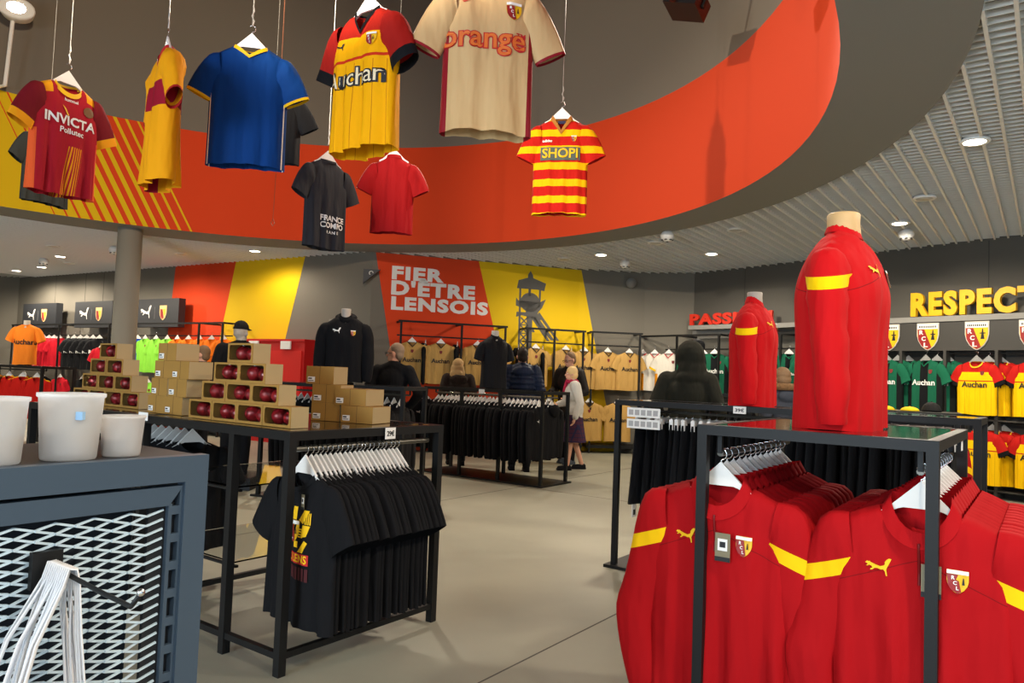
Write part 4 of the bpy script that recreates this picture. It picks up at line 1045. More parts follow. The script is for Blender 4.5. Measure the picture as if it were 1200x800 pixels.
def onw(o, d, s_, dist, z): n_ = Vector((d.y, -d.x)); p = o+d*s_+n_*dist; return Vector((p.x, p.y, z))
GJ = [Proto(make_wall_jersey('gold_jersey', gw(60+i), M_goldf, M_goldf, M_goldc, 'Auchan', M_ink)) for i in range(2)]
GJL = Proto(make_wall_jersey('gold_jersey', gw(64, sleeve='long', sa=.10), M_goldf, M_goldf, M_goldc, 'Auchan', M_ink))
wall_frame(WF0, WFa, .45, 2.5, 2.36, .42, 'black wall rack of gold jerseys below the white slogan', (.5, 1.62, 2.46))
wall_frame(WF0, WFa, 2.85, 4.1, 2.36, .42, 'black wall rack of gold jerseys under the mining tower mural', (2.9, 3.45, 4.05))
WB0 = Vector(ROOM[3]); WBd = (Vector(ROOM[4])-WB0).normalized(); WBa = math.degrees(math.atan2(WBd.y, WBd.x))
wall_frame(WB0, WBa, .15, 1.2, 2.36, .42, 'black wall rack of gold jerseys right of the yellow paint', (.2, 1.15))
k_ = 0
def place_w(pr, o, d, s_, dist, z, rz, lab, grp=None, hg=H_big, hlab=None):
    p = onw(o, d, s_, dist, z); pr.place(p, rz, lab, grp); hg.place((p.x, p.y, p.z+HD+.014), rz, hlab or ' '.join(('hanger of ' + lab).replace(',', '').split()[:16]), (grp+' hangers') if grp else None)
for i, (s_, lg) in enumerate(((.72, 1), (1.25, 1), (1.95, 0), (2.25, 0), (3.1, 0), (3.72, 0))):
    place_w(GJL if lg else GJ[i % 2], WF0, WFd, s_, .36, 1.98, WFa+random.uniform(-8, 8), '%s gold jersey from the left along the slogan wall' % ORD[i])
for i, s_ in enumerate((.05, .52, .95)):
    place_w(GJ[i % 2], WB0, WBd, s_, .40, 1.97, WBa+random.uniform(-6, 12), '%s gold jersey from the left on the rack right of the yellow paint' % ORD[i])
for i, s_ in enumerate((3.4, 3.95)): place_w(GJ[i % 2], WF0, WFd, s_, .40, .98, WFa, 'gold jersey in lower tier on the %s under the tower mural' % ('left' if i == 0 else 'right'))
for i, s_ in enumerate((.18, .75)): place_w(GJ[i % 2], WB0, WBd, s_, .42, .98, WBa, 'gold jersey in lower tier on the %s beside the white-coat woman' % ('left' if i == 0 else 'right'))
for i, s_ in enumerate((1.0, 1.6, 2.8, 3.3, 3.9)):
    place_w(HO[i % 2], WF0, WFd, s_, .22, 1.95, WFa+70, 'black jacket hung edge-on between the gold jerseys of the slogan wall', 'black jackets between gold jerseys')

# left wall racks, signs
wall_frame(WL0, WLa, .9, 5.4, 2.30, .5, 'black wall rack of red and black shirts below the two left signs', (.95, 3.2, 5.35))
wall_frame(WL0, WLa, 6.1, 9.4, 2.30, .5, 'black wall rack of lime and orange jerseys right of the column', (6.15, 8.6, 9.35))
M_sign = mat('sign_charcoal', rgb(44, 46, 50), .5)
for i, (s0, s1) in enumerate(((1.07, 2.7), (3.56, 5.15), (6.07, 7.65))):
    t = thing('wall_sign', ('leftmost', 'middle', 'rightmost')[i]+' charcoal box sign with white cat logo and club crest', 'sign', (WL0.x, WL0.y, 0), WLa)
    q = MB(); q.box(s0, -.36, 2.22, s1, -.2, 2.84); q.build('panel', M_sign, t); c = (s0+s1)/2
    q = MB()
    for vs, fs in cat_poly(.40): q.add([(c-.38+x, -.366, 2.53+z) for x, z in vs], fs)
    q.build('cat_logo', M_white_paint, t)
    q = MB(); q.box(c-.06, -.364, 2.40, c-.052, -.36, 2.66); q.build('divider', mat('sign_line', rgb(120, 120, 120), .6), t)
    q = MB(); q.prism([(c+.25+x, 2.53+z) for x, z in shield(.25, .32)], -.366, -.36); q.build('crest', mat('crest_cream', rgb(226, 190, 130), .6), t)
    q = MB(); q.prism([(c+.25+x, 2.52+z) for x, z in ((-.10, .09), (-.02, .09), (.03, -.1), (-.02, -.13), (-.08, -.06))], -.370, -.366); q.build('crest_stripe', M_crestred, t)
    q = MB(); q.prism([(c+.25+x, 2.52+z) for x, z in ((.0, .09), (.09, .09), (.08, -.02), (.04, -.06))], -.370, -.366); q.build('crest_field', M_gold, t)
def wj(col, name, txt=None, tm=None, sl='short', seed=70, z=()):
    f_ = fabric(name+'_cloth', col, zones=z); return Proto(make_wall_jersey(name, gw(seed, sleeve=sl), f_, f_, f_, txt, tm))
WJ = dict(red=wj(rgb(190, 24, 40), 'red_jersey'), black=wj(rgb(20, 21, 24), 'black_jersey', 'RC LENS', M_white_paint, seed=71), blue=wj(rgb(20, 70, 170), 'blue_jersey', seed=72), lime=wj(rgb(140, 220, 70), 'lime_jersey', seed=73), orange=wj(rgb(244, 122, 24), 'orange_jersey', 'Auchan', M_ink, seed=74))
WJ['black'].root['category'] = 'jersey'
def wrow(kind, s0, n, st_, lab, grp, rzo=35, z=1.96):
    for i in range(n): place_w(WJ[kind], WL0, WLd, s0+st_*i, .42, z, WLa+(0 if i == 0 else rzo)+random.uniform(-6, 6), lab, grp)
wrow('red', 1.85, 6, .24, 'red jersey hung on the wall rack below the two left signs', 'red jerseys on left wall')
wrow('black', 3.45, 6, .27, 'black jersey hung on the wall rack left of the column', 'black jerseys on left wall')
wrow('blue', 6.2, 2, .12, 'blue jersey on the wall rack just right of the column', 'blue jerseys on left wall')
wrow('lime', 6.6, 3, .40, 'lime green jersey on the wall rack below the rightmost sign', 'lime jerseys on left wall', 10)
wrow('orange', 7.75, 5, .38, 'orange jersey on the wall rack beside the red painted band', 'orange jerseys on left wall', 10)
for kk, (kind, s_) in enumerate((('red', 1.5), ('black', 2.4), ('red', 3.2), ('black', 4.2), ('lime', 6.8), ('orange', 8.0), ('orange', 8.8))):
    place_w(WJ[kind], WL0, WLd, s_, .42, 1.0, WLa+10, '%s jersey in the lower tier of the left wall racks' % kind, 'lower %s jerseys on left wall' % kind)
place_w(WJ['red'], WL0, WLd, 5.15, .55, 1.75, WLa+15, 'small red jersey hung alone just left of the column')
# red cabinet by the doorway
cab = thing('red_cabinet', 'red wall cabinet with white labels behind the hoodie mannequin', 'cabinet', (WL0.x, WL0.y, 0), WLa)
q = MB(); q.box(9.75, -.42, .0, 11.6, -.02, 1.95); q.build('carcass', mat('cabinet_red', rgb(190, 20, 20), .5), cab)
for i in range(2):
    q = MB(); q.box(9.8+.9*i, -.44, .1, 10.64+.9*i, -.42, 1.75); d_ = q.build('door', mat('cabinet_door_red', rgb(206, 30, 24), .45), cab)
    q = MB(); q.box(10.1+.9*i, -.47, 1.78, 10.36+.9*i, -.44, 1.93); q.build('label', M_label, cab)
q = MB(); q.box(9.72, -.45, 1.93, 11.62, -.02, 1.97); q.build('cornice', mat('cabinet_red', rgb(190, 20, 20)), cab)

# far left rack with jackets and the orange mannequin
u0 = Vector((-10.6, 14.3))
frame_rack('clothes_rack', 'black clothes rack at far left carrying the orange jersey mannequin', u0, -AX+6, 2.9, .55, 1.3, .045, rails=[((.1, .12), (2.8, .12), 1.22, .014)], legs=[(0, 0), (1.45, 0), (2.9, 0), (0, .55), (2.9, .55)], top=M_glossblack)
ua = rad(-AX+6)
def fu(x, y, z=0): return Vector((u0.x+x*math.cos(ua)-y*math.sin(ua), u0.y+x*math.sin(ua)+y*math.cos(ua), z))
YSH = lambda x, y, z: (z + x.abs()*.5 > -.03) | ((x.abs() > .25) & (z > -.3))
M_tr = fabric('tracktop_red', rgb(190, 24, 16), zones=[(lambda x, y, z: (z + x.abs()*.30) > .005, rgb(244, 170, 10))]); M_tb = fabric('tracktop_black', rgb(22, 20, 20), zones=[(lambda x, y, z: (z + x.abs()*.30) > .005, rgb(244, 150, 10))])
def mk_track(m_, seed):
    return Proto(shirt('track_top', gw(seed, sleeve='long', sa=.1), m_, m_, m_, 'jacket'))
TRK = [mk_track(M_tb, 80), mk_track(M_tr, 81)]
for i in range(6):
    p = fu(.25+.46*i, .10); pr = TRK[(0, 1, 0, 1, 1, 1)[i]]; a = -AX+6+random.uniform(10, 30)
    pr.place((p.x, p.y, 1.22-HD), a, '%s long-sleeved top from the left on the far left rack' % ORD[i]); H_big.place((p.x, p.y, 1.234), a, 'hanger of the %s top on the far left rack' % ORD[i])
gO = Garment(L=.74, W=.20, SW=.205, NW=.064, nd=.02, nb=.0, T=.11, amp=.004, seed=24, sleeve='short', sa=.095, slen=.20, neck=.062, bust=.02, drop=.05, nu=20, nv=18, out=.4)
M_or = fabric('neon_orange', rgb(255, 140, 40))
def ex_or(root, g, lift): dec(root, g, lift, lambda: g.decal([text2d('Auchan', .13, .03)], root, 'print', M_ink, (0, -.33), .006))
p = fu(1.75, .28)
torso('torso_mannequin', 'torso mannequin in bright orange jersey with dark lettering on the far left rack', (p.x, p.y, 1.3), 8, gO, M_or, lift=.75, extra=ex_or, neck_m=mat('mannequin_pale', rgb(214, 206, 190)))
gO2 = Garment(L=.74, W=.20, SW=.205, NW=.064, nd=.02, nb=.0, T=.11, amp=.004, seed=25, sleeve='short', sa=.09, slen=.18, neck=.062, bust=.02, nu=16, nv=14, out=.3)
p = onw(WL0, WLd, 12.15, -1.5, .75)
q = MB(); q.box(-.3, -.3, 0, .3, .3, .70); q.box(-.34, -.34, .70, .34, .34, .75)
o = q.build('plinth', M_black_metal, None); o.location = (p.x, p.y, 0); tag(o, 'dark plinth in the doorway alcove under the small orange mannequin', 'plinth')
torso('torso_mannequin', 'small orange and red torso mannequin seen through the doorway', (p.x, p.y, .75), 10, gO2, M_or, M_jred, lift=.75, neck_m=mat('mannequin_pale', rgb(214, 206, 190)))

# right wall: letters, crest panels, jerseys
WR0 = Vector(ROOM[6]); WRd = (Vector(ROOM[7])-WR0).normalized(); WRa = math.degrees(math.atan2(WRd.y, WRd.x))
ru = thing('wall_unit', 'dark wall shelving unit with club crest header along the right wall', 'wall unit', (WR0.x, WR0.y, 0), WRa)
M_unit = mat('unit_dark', rgb(62, 60, 56), .6)
q = MB(); q.box(.04, -.32, 2.44, 6.2, -.01, 2.52); q.build('ledge', M_soffit, ru)
q = MB(); q.box(2.45, -.30, 2.02, 6.2, -.26, 2.44); q.build('header_panel', M_unit, ru)
q = MB(); q.box(2.45, -.04, 0, 6.2, -.012, 2.44); q.build('back_panel', M_unit, ru)
for x in (2.45, 3.12, 3.75, 4.42, 5.1, 5.8):
    q = MB(); q.box(x-.02, -.30, 0, x+.02, -.04, 2.02); q.build('divider', M_unit, ru)
for z in (1.07, .12):
    q = MB(); q.box(2.45, -.30, z-.02, 6.2, -.04, z); q.build('shelf', M_unit, ru)
for z in (1.98, 1.02):
    q = MB(); q.box(2.45, -.2, z-.012, 6.2, -.18, z+.012); q.build('hang_rail', M_black_metal, ru)
for i, x in enumerate((2.95, 3.52, 4.18, 4.85)):
    t = thing('club_shield', ('leftmost', 'second', 'third', 'rightmost')[i]+' red and gold club shield plaque on the dark header of the right wall', 'plaque', (WR0.x, WR0.y, 0), WRa)
    q = MB(); q.prism([(x+a, 2.225+c) for a, c in shield(.31, .40)], -.315, -.301); q.build('rim', mat('shield_rim', rgb(206, 200, 190), .5), t)
    q = MB(); q.prism([(x+a, 2.222+c) for a, c in shield(.285, .37)], -.320, -.315); q.build('gold_field', M_gold, t)
    q = MB(); q.prism([(x+a, 2.222+c) for a, c in ((-.14, .11), (-.045, .11), (.055, -.155), (0, -.183), (-.085, -.125), (-.13, -.04))], -.324, -.320); q.build('red_field', M_crestred, t)
    q = MB(); q.prism([(x+a, 2.222+c) for a, c in ((-.142, .115), (.142, .115), (.142, .183), (-.142, .183))], -.324, -.320); q.build('top_band', M_white_paint, t)
    q = MB(); [q.prism([(x-.12+.025*k, 2.355), (x-.105+.025*k, 2.355), (x-.105+.025*k, 2.385), (x-.12+.025*k, 2.385)], -.326, -.324) for k in range(10)]; q.build('band_print', M_ink, t)
    for k, ch in enumerate('RCL'):
        o = text3d('letter', ch, 1, .004, M_white_paint, t, bold=.03, fit=(.058, .066)); o.location = (x-.115+.032*k, -.324, 2.255-.092*k)
    q = MB(); q.prism([(x+a, 2.222+c) for a, c in ((.05, -.045), (.062, .03), (.04, .03), (.04, .045), (.064, .045), (.07, .10), (.08, .10), (.086, .045), (.11, .045), (.11, .03), (.088, .03), (.10, -.045))], -.324, -.320); q.build('tower_mark', M_ink, t)
o = text3d('wall_lettering', 'RESPECT', 1, .06, mat('letter_yellow', rgb(226, 170, 20), .5), None, bold=.05, fit=(1.66, .36), space=1.16)
o.location = onw(WR0, WRd, 3.27, .26, 2.525); o.rotation_euler = (0, 0, rad(WRa)); tag(o, 'yellow block letters RESPECT standing on the right wall ledge', 'lettering')
WP0 = Vector(ROOM[5]); WPd = (Vector(ROOM[6])-WP0).normalized(); WPa = math.degrees(math.atan2(WPd.y, WPd.x))
ps = thing('wall_ledge', 'grey wall ledge carrying the red block letters behind the smaller mannequin', 'ledge', (WP0.x, WP0.y, 0), WPa); q = MB(); q.box(.1, -.3, 2.46, 1.14, -.01, 2.54); q.build('board', M_soffit, ps); q = MB(); q.box(.0, -.03, 2.30, 1.1, -.01, 2.46); q.build('back_rail', M_soffit, ps)
o = text3d('wall_lettering', 'PASSION', 1, .05, mat('letter_red', rgb(206, 44, 24), .5), None, bold=.045, fit=(1.78, .22), space=1.12); o.location = onw(WP0, WPd, .12, .24, 2.545); o.rotation_euler = (0, 0, rad(WPa)); tag(o, 'red block letters beginning PASS on far ledge, half hidden by the smaller mannequin', 'lettering')
# jerseys on the right wall
M_hj = fabric('home_jersey', rgb(248, 196, 0), zones=[(lambda x, y, z: z > -.155, rgb(186, 26, 20)), (lambda x, y, z: z.inside(-.285, -.27), rgb(186, 40, 20)), (lambda x, y, z: (x.mod(.07) < .004) & (z < -.3), rgb(206, 150, 0))])
M_hs = fabric('home_sleeve', rgb(190, 28, 22), zones=[(cuff(.23, .22, .055), BLK)])
M_gj = fabric('green_jersey', rgb(20, 92, 66), zones=[(lambda x, y, z: x.abs() < .06, rgb(16, 18, 20)), (lambda x, y, z: x.abs() > .18, rgb(16, 20, 20))]); M_gs = fabric('green_sleeve', rgb(22, 98, 70))
HJ = Proto(make_wall_jersey('home_jersey', gw(90, vneck=False), M_hj, M_hs, M_yel, 'Auchan', M_ink)); GR = Proto(make_wall_jersey('green_jersey', gw(91), M_gj, M_gs, M_gs, 'Auchan', M_white_paint))
WHS = Proto(make_wall_jersey('white_jersey', gw(92), fabric('white_jersey', rgb(226, 220, 206), zones=[(lambda x, y, z: (x.abs() > .2) & (z < -.4), rgb(230, 150, 20))]), fabric('white_sleeve', rgb(226, 220, 206), zones=[(cuff(.23, .22, .04), rgb(240, 190, 20))]), M_redp, None, None))
for i, (pr, s_, z, lab) in enumerate([(GR, 2.95, 1.88, 'green jersey beside the large mannequin on the right wall'), (GR, 3.52, 1.88, 'green jersey below the second shield on the right wall'), (HJ, 4.2, 1.87, 'yellow jersey with red shoulders below the third shield, upper tier'), (HJ, 4.9, 1.87, 'yellow jersey cut by the right edge, upper tier'), (HJ, 4.25, .93, 'yellow jersey with red shoulders in lower tier near right edge'), (HJ, 4.92, .93, 'yellow jersey cut by the right edge, lower tier'), (GR, 2.95, .93, 'green jersey in lower tier beside the large mannequin'), (GR, 3.52, .93, 'green jersey in lower tier below the second shield')]):
    for k in range(3):
        lb = lab if k == 0 else 'one behind the ' + lab
        place_w(pr, WR0, WRd, s_+.11*k, .36-.10*k, z, WRa+(-6 if k == 0 else 8), lb, None if k == 0 else 'behind ' + lab, H_grey)
# rack on the wall right of the slogan: white and green jerseys
wall_frame(WP0, WPa, -1.0, 1.1, 2.34, .62, 'black wall rack of white jerseys below the ledge of red letters', (-.95, .1, 1.05))
for i, s_ in enumerate((-.75, -.45, -.1)): place_w(WHS, WP0, WPd, s_, .62, 1.98, WPa+10-8*i+(30 if i else 0), '%s white jersey from the left below the ledge of red letters' % ORD[i])
for i, s_ in enumerate((.45, .7, .95)): place_w(GR, WP0, WPd, s_, .62, 1.98, WPa+(30 if i else 0), '%s green jersey from the left behind the red mannequin' % ORD[i])
wall_frame(WR0, WRa, .1, 2.4, 2.34, .5, 'black wall rack of green jerseys left of the shield header', (.15, 1.2, 2.35))
for i, s_ in enumerate((.3, .62, 1.3, 1.5, 1.75, 2.0)): place_w(GR, WR0, WRd, s_, .42, 1.98, WRa+(35 if i % 3 else -5), '%s green jersey from the left on the rack left of the shields' % ORD[i])

# ------------------------------------------------------------------ counter with caps and bottles behind the right table
c0 = Vector((3.15, 7.75))
ca = -AX+8
ct = frame_rack('display_counter', 'black counter with folded caps on top and bottles on pegs behind right table', c0, ca, 1.32, .6, 1.22, .045, base=True, top=M_black_metal, cat='counter')
q = MB(); q.box(.03, .28, .1, 1.29, .31, 1.17); q.build('peg_panel', mat('peg_panel', rgb(30, 30, 32), .6), ct)
cr_ = rad(ca)
def fc(x, y, z): return Vector((c0.x+x*math.cos(cr_)-y*math.sin(cr_), c0.y+x*math.sin(cr_)+y*math.cos(cr_), z))
q = MB(); q.box(.03, .06, .86, 1.29, .28, .875); q.build('bottle_shelf', M_black_metal, ct)
def make_bottle(c_):
    r = thing('bottle', '', 'bottle'); q = MB(); q.lathe([(.030, 0), (.033, .01), (.033, .11), (.026, .13), (.014, .15)], 14); q.build('flask', c_, r, True)
    q = MB(); q.lathe([(.018, .148), (.018, .17), (.010, .185)], 12); q.build('cap', M_black_metal, r, True)
    q = MB(); q.lathe([(.0338, .03), (.0338, .075)], 14); q.build('label_band', M_redp, r, True); return r
BO = [Proto(make_bottle(M_hanger)), Proto(make_bottle(mat('bottle_red', rgb(200, 20, 20), .35)))]
for i in range(16):
    BO[0 if i < 10 else 1].place(fc(.10+.074*i, .15, .875), 0, '%s bottle from the left on the counter shelf' % ORD[i], 'bottles on the counter shelf')
def make_cap(m_):
    r = thing('cap', '', 'cap'); q = MB(); q.ball((0, 0, .0), (.09, .10, .10), 14); q.v = [(x, y, max(0, z)) for x, y, z in q.v]; q.build('crown', m_, r, True)
    q = MB(); vs = []
    for k in range(9):
        a = math.pi+math.pi*k/8; vs += [(.088*math.cos(a), .09*math.sin(a), .012), (.092*math.cos(a), -.02+.16*math.sin(a), .004)]
    q.add(vs, [(2*k, 2*k+1, 2*k+3, 2*k+2) for k in range(8)]); q.build('visor', m_, r, True)
    q = MB(); q.ball((0, 0, .10), (.01, .01, .006), 8); q.build('button', m_, r); return r
M_capk = fabric('cap_black', rgb(34, 33, 32)); M_capt = fabric('cap_tan', rgb(200, 170, 110)); M_capy = fabric('cap_yellow', rgb(226, 190, 30))
CAPS = {'black': Proto(make_cap(M_capk)), 'tan': Proto(make_cap(M_capt)), 'yellow': Proto(make_cap(M_capy))}
for i, (cc, x, y, z) in enumerate((('black', .2, .2, 1.22), ('black', .45, .3, 1.22), ('black', .30, .25, 1.315), ('tan', .42, .1, 1.22), ('yellow', .75, .2, 1.22), ('yellow', 1.05, .28, 1.22), ('yellow', 1.4, .22, 1.22), ('black', 1.7, .3, 1.22))):
    CAPS[cc].place(fc(x*.64, y, z), -20+30*i, '%s cap, %s along the counter top from the left' % (cc, ORD[i])).scale = (1, 1, .45 if cc == 'yellow' else 1)
# rack with red jackets to the right of it
v0 = Vector((3.0, 6.45))
frame_rack('clothes_rack', 'black clothes rack of red jackets seen under the right table', v0, -AX, .76, .4, 1.2, .04, base=True, rails=[((.05, .2), (.71, .2), 1.12, .011)])
for i in range(5):
    p = fr((v0.x, v0.y), .12+.13*i, .2)
    JK[i % 3].place((p.x, p.y, 1.12-HD), 60-AX, 'red jacket on the far rack seen under the right table', 'red jackets on far rack'); H_big.place((p.x, p.y, 1.134), 60-AX, 'hanger on the far rack of red jackets', 'far rack hangers')

# ------------------------------------------------------------------ ceiling fittings
def make_down(lit):
    r = thing('downlight', '', 'ceiling light'); q = MB(); q.lathe([(.11, .03), (.125, 0), (.11, -.008), (.088, -.002)], 20); q.build('bezel', M_grid, r, True)
    q = MB(); q.lathe([(.09, .012), (.088, -.003), (.02, -.006)], 20); q.build('lens', M_lampglass if lit else mat('lens_off', rgb(200, 198, 190), .4), r, True); return r
DL = Proto(make_down(True)); DO = Proto(make_down(False))
lit = [(3.95, 6.35, 'bright downlight in the grid ceiling on the right'), (-7.7, 14.9, 'bright downlight in the grid ceiling right of the column'), (1.5, 12.9, 'bright downlight in the grid ceiling before the back wall'), (-9.6, 15.6, 'distant lit downlight in the left grid ceiling'), (-11.2, 17.5, 'small lit spot above the middle sign'), (-12.4, 18.4, 'small lit spot above the leftmost sign'),
       (-4.9, 13.9, 'lit downlight above the yellow wall band'), (3.3, 12.4, 'lit downlight above the corner racks'), (5.0, 9.6, 'lit downlight above the counter'), (3.9, 3.2, 'downlight out to the right above the jacket table'), (6.6, 5.2, 'downlight near the right wall'), (1.8, .6, 'downlight above the viewer'), (-10.2, 11.5, 'downlight in the left aisle'), (-10.6, 7.0, 'downlight in the left aisle near the entrance'), (-6.0, -1.0, 'downlight near the entrance'), (0.0, -2.0, 'downlight by the shop front')]
for x, y, lab in lit:
    DL.place((x, y, 3.597), 0, lab, 'lit downlights')
    light('downlight_beam', 'SPOT', (x, y, 3.57), {-4.9: 70, 1.5: 130, 3.3: 130, -7.7: 130, 3.95: 170}.get(x, 200), None, NEUT, .09, 172, .5)
for i, (x, y) in enumerate(((4.6, 8.3), (3.1, 10.4), (4.2, 4.6), (-8.9, 14.2), (-6.6, 14.6), (-10.0, 16.6), (2.2, 11.6), (0.9, 13.5))):
    DO.place((x, y, 3.597), 0, 'unlit round ceiling fitting in the grid, %s of eight' % ORD[i], 'unlit ceiling fittings')
def make_ballv():
    r = thing('ball_vent', '', 'ceiling vent'); q = MB(); q.ball((0, 0, 0), (.10, .10, .085), 16); q.build('shell', M_grid, r, True)
    q = MB()
    for k in range(7):
        a = k*math.pi/3; rr = 0 if k == 6 else .068; z = -.088 if k == 6 else -.066
        q.lathe([(.020, 0), (.020, .012)], 8, (rr*math.cos(a), rr*math.sin(a), z))
    q.build('holes', M_ink, r); return r
BV = Proto(make_ballv())
for i, (x, y) in enumerate(((5.3, 10.0), (2.2, 10.7), (-7.6, 14.0), (-10.2, 16.0), (2.0, 13.4))):
    BV.place((x, y, 3.54), 0, 'football-shaped ceiling fitting, %s counted from the near right' % ORD[i], 'football-shaped fittings')
# flood lamp at the top left with its rod
fl = thing('flood_lamp', 'glowing flood lamp on a rod at the top left of the drum', 'lamp', (-7.15, 10.25, 6.32))
q = MB(); q.lathe([(.05, .14), (.13, .10), (.15, -.02), (.15, -.06), (.13, -.06)], 18, axis='y'); q.build('housing', M_grid, fl, True)
q = MB(); q.lathe([(.135, -.05), (.135, -.055), (.02, -.065)], 18, axis='y'); q.build('lens', mat('flood_lens', (1, 1, 1), .4, emit=(1, .86, .6), estr=60), fl, True)
q = MB(); q.tube([(-.03, .06, -.1), (-.06, .10, -1.06)], .018, 8); q.tube([(-.06, .10, -1.05), (-.16, .24, -1.06)], .018, 8); q.build('rod', M_grid, fl)
fl.rotation_euler = (0, 0, rad(30)); fl.scale = (1.5, 1.5, 1.0)
# projector
pj = thing('projector', 'black projector spotlight hanging at the top of the drum', 'projector', (1.52, 7.0, 4.98), -35)
q = MB(); q.box(-.17, -.13, .02, .17, .17, .2); q.build('housing', mat('projector_black', rgb(26, 26, 28), .4), pj)
q = MB(); q.lathe([(.085, -.13), (.085, -.20), (.07, -.205), (.066, -.17)], 18, (-.06, 0, .10), axis='y'); q.build('lens_barrel', mat('projector_black', rgb(26, 26, 28)), pj, True)
q = MB(); q.tube([(.0, .02, .2), (0, .02, 3.2)], .014, 8); q.box(-.19, 0, .08, -.17, .04, .26); q.box(.17, 0, .08, .19, .04, .26); q.box(-.19, 0, .24, .19, .04, .26); q.build('yoke', M_black_metal, pj)
pj.rotation_euler = (rad(-12), rad(18), rad(-35))
# small black wedge camera sign on the convex corner
sg = thing('corner_camera', 'small black wedge with white mark mounted on the wall corner', 'camera', (-2.6, 13.42, 3.14), 10)
q = MB(); q.prism([(-.14, .12), (.16, .12), (-.14, -.14)], -.10, .02); q.build('housing', M_sign, sg); q = MB(); q.tube([(.0+.035*math.cos(a*.7), -.102, .05+.035*math.sin(a*.7)) for a in range(7)], .008, 6); q.build('mark', M_white_paint, sg)
q = MB(); q.lathe([(.10, .0), (.10, .06), (.06, .08)], 16, axis='y'); o = q.build('wall_speaker', M_soffit, None, True); o.location = (2.35, 14.80, 3.38); tag(o, 'round grey speaker high on the back wall', 'speaker')

# ------------------------------------------------------------------ figures
def capsule(b, p0, p1, r0, r1, n=12, fy=1.0):
    p0, p1 = Vector(p0), Vector(p1); d = (p1-p0); L = max(d.length, 1e-4); d = d/L
    u = d.orthogonal().normalized(); 
    if abs(d.z) > .5: u = (Vector((1, 0, 0))-d*d.x).normalized()
    v = d.cross(u); prof = []
    for i in range(1, 5): a = math.pi/2*(1-i/4); prof.append((-r0*math.sin(a), r0*math.cos(a)))
    for i in range(0, 4): a = math.pi/2*i/4; prof.append((L+r1*math.sin(a), r1*math.cos(a)))
    vs = [p0-d*r0]
    for h, r_ in prof:
        for k in range(n): a = 2*math.pi*k/n; vs.append(p0+d*h+u*(r_*math.cos(a))+v*(r_*fy*math.sin(a)))
    vs.append(p1+d*r1); m_ = len(prof); fs = [(0, 1+(k+1) % n, 1+k) for k in range(n)]
    for i in range(m_-1):
        for k in range(n): fs.append((1+i*n+k, 1+i*n+(k+1) % n, 1+(i+1)*n+(k+1) % n, 1+(i+1)*n+k))
    fs += [(1+(m_-1)*n+k, 1+(m_-1)*n+(k+1) % n, len(vs)-1) for k in range(n)]
    b.add(vs, fs)
def fuse(name, b, mt, parent, voxel=.011, smooth=3):
    me = b.mesh('tmp', mt); ob = bpy.data.objects.new('tmp', me); C.objects.link(ob)
    md = ob.modifiers.new('r', 'REMESH'); md.mode = 'VOXEL'; md.voxel_size = voxel; md.use_smooth_shade = True
    ms = ob.modifiers.new('s', 'SMOOTH'); ms.factor = .5; ms.iterations = smooth
    dg = bpy.context.evaluated_depsgraph_get(); m2 = bpy.data.meshes.new_from_object(ob.evaluated_get(dg))
    bpy.data.objects.remove(ob); bpy.data.meshes.remove(me); m2.materials.clear(); m2.materials.append(mt); m2.name = name
    m2.polygons.foreach_set('use_smooth', [True]*len(m2.polygons)); return link(name, m2, parent)

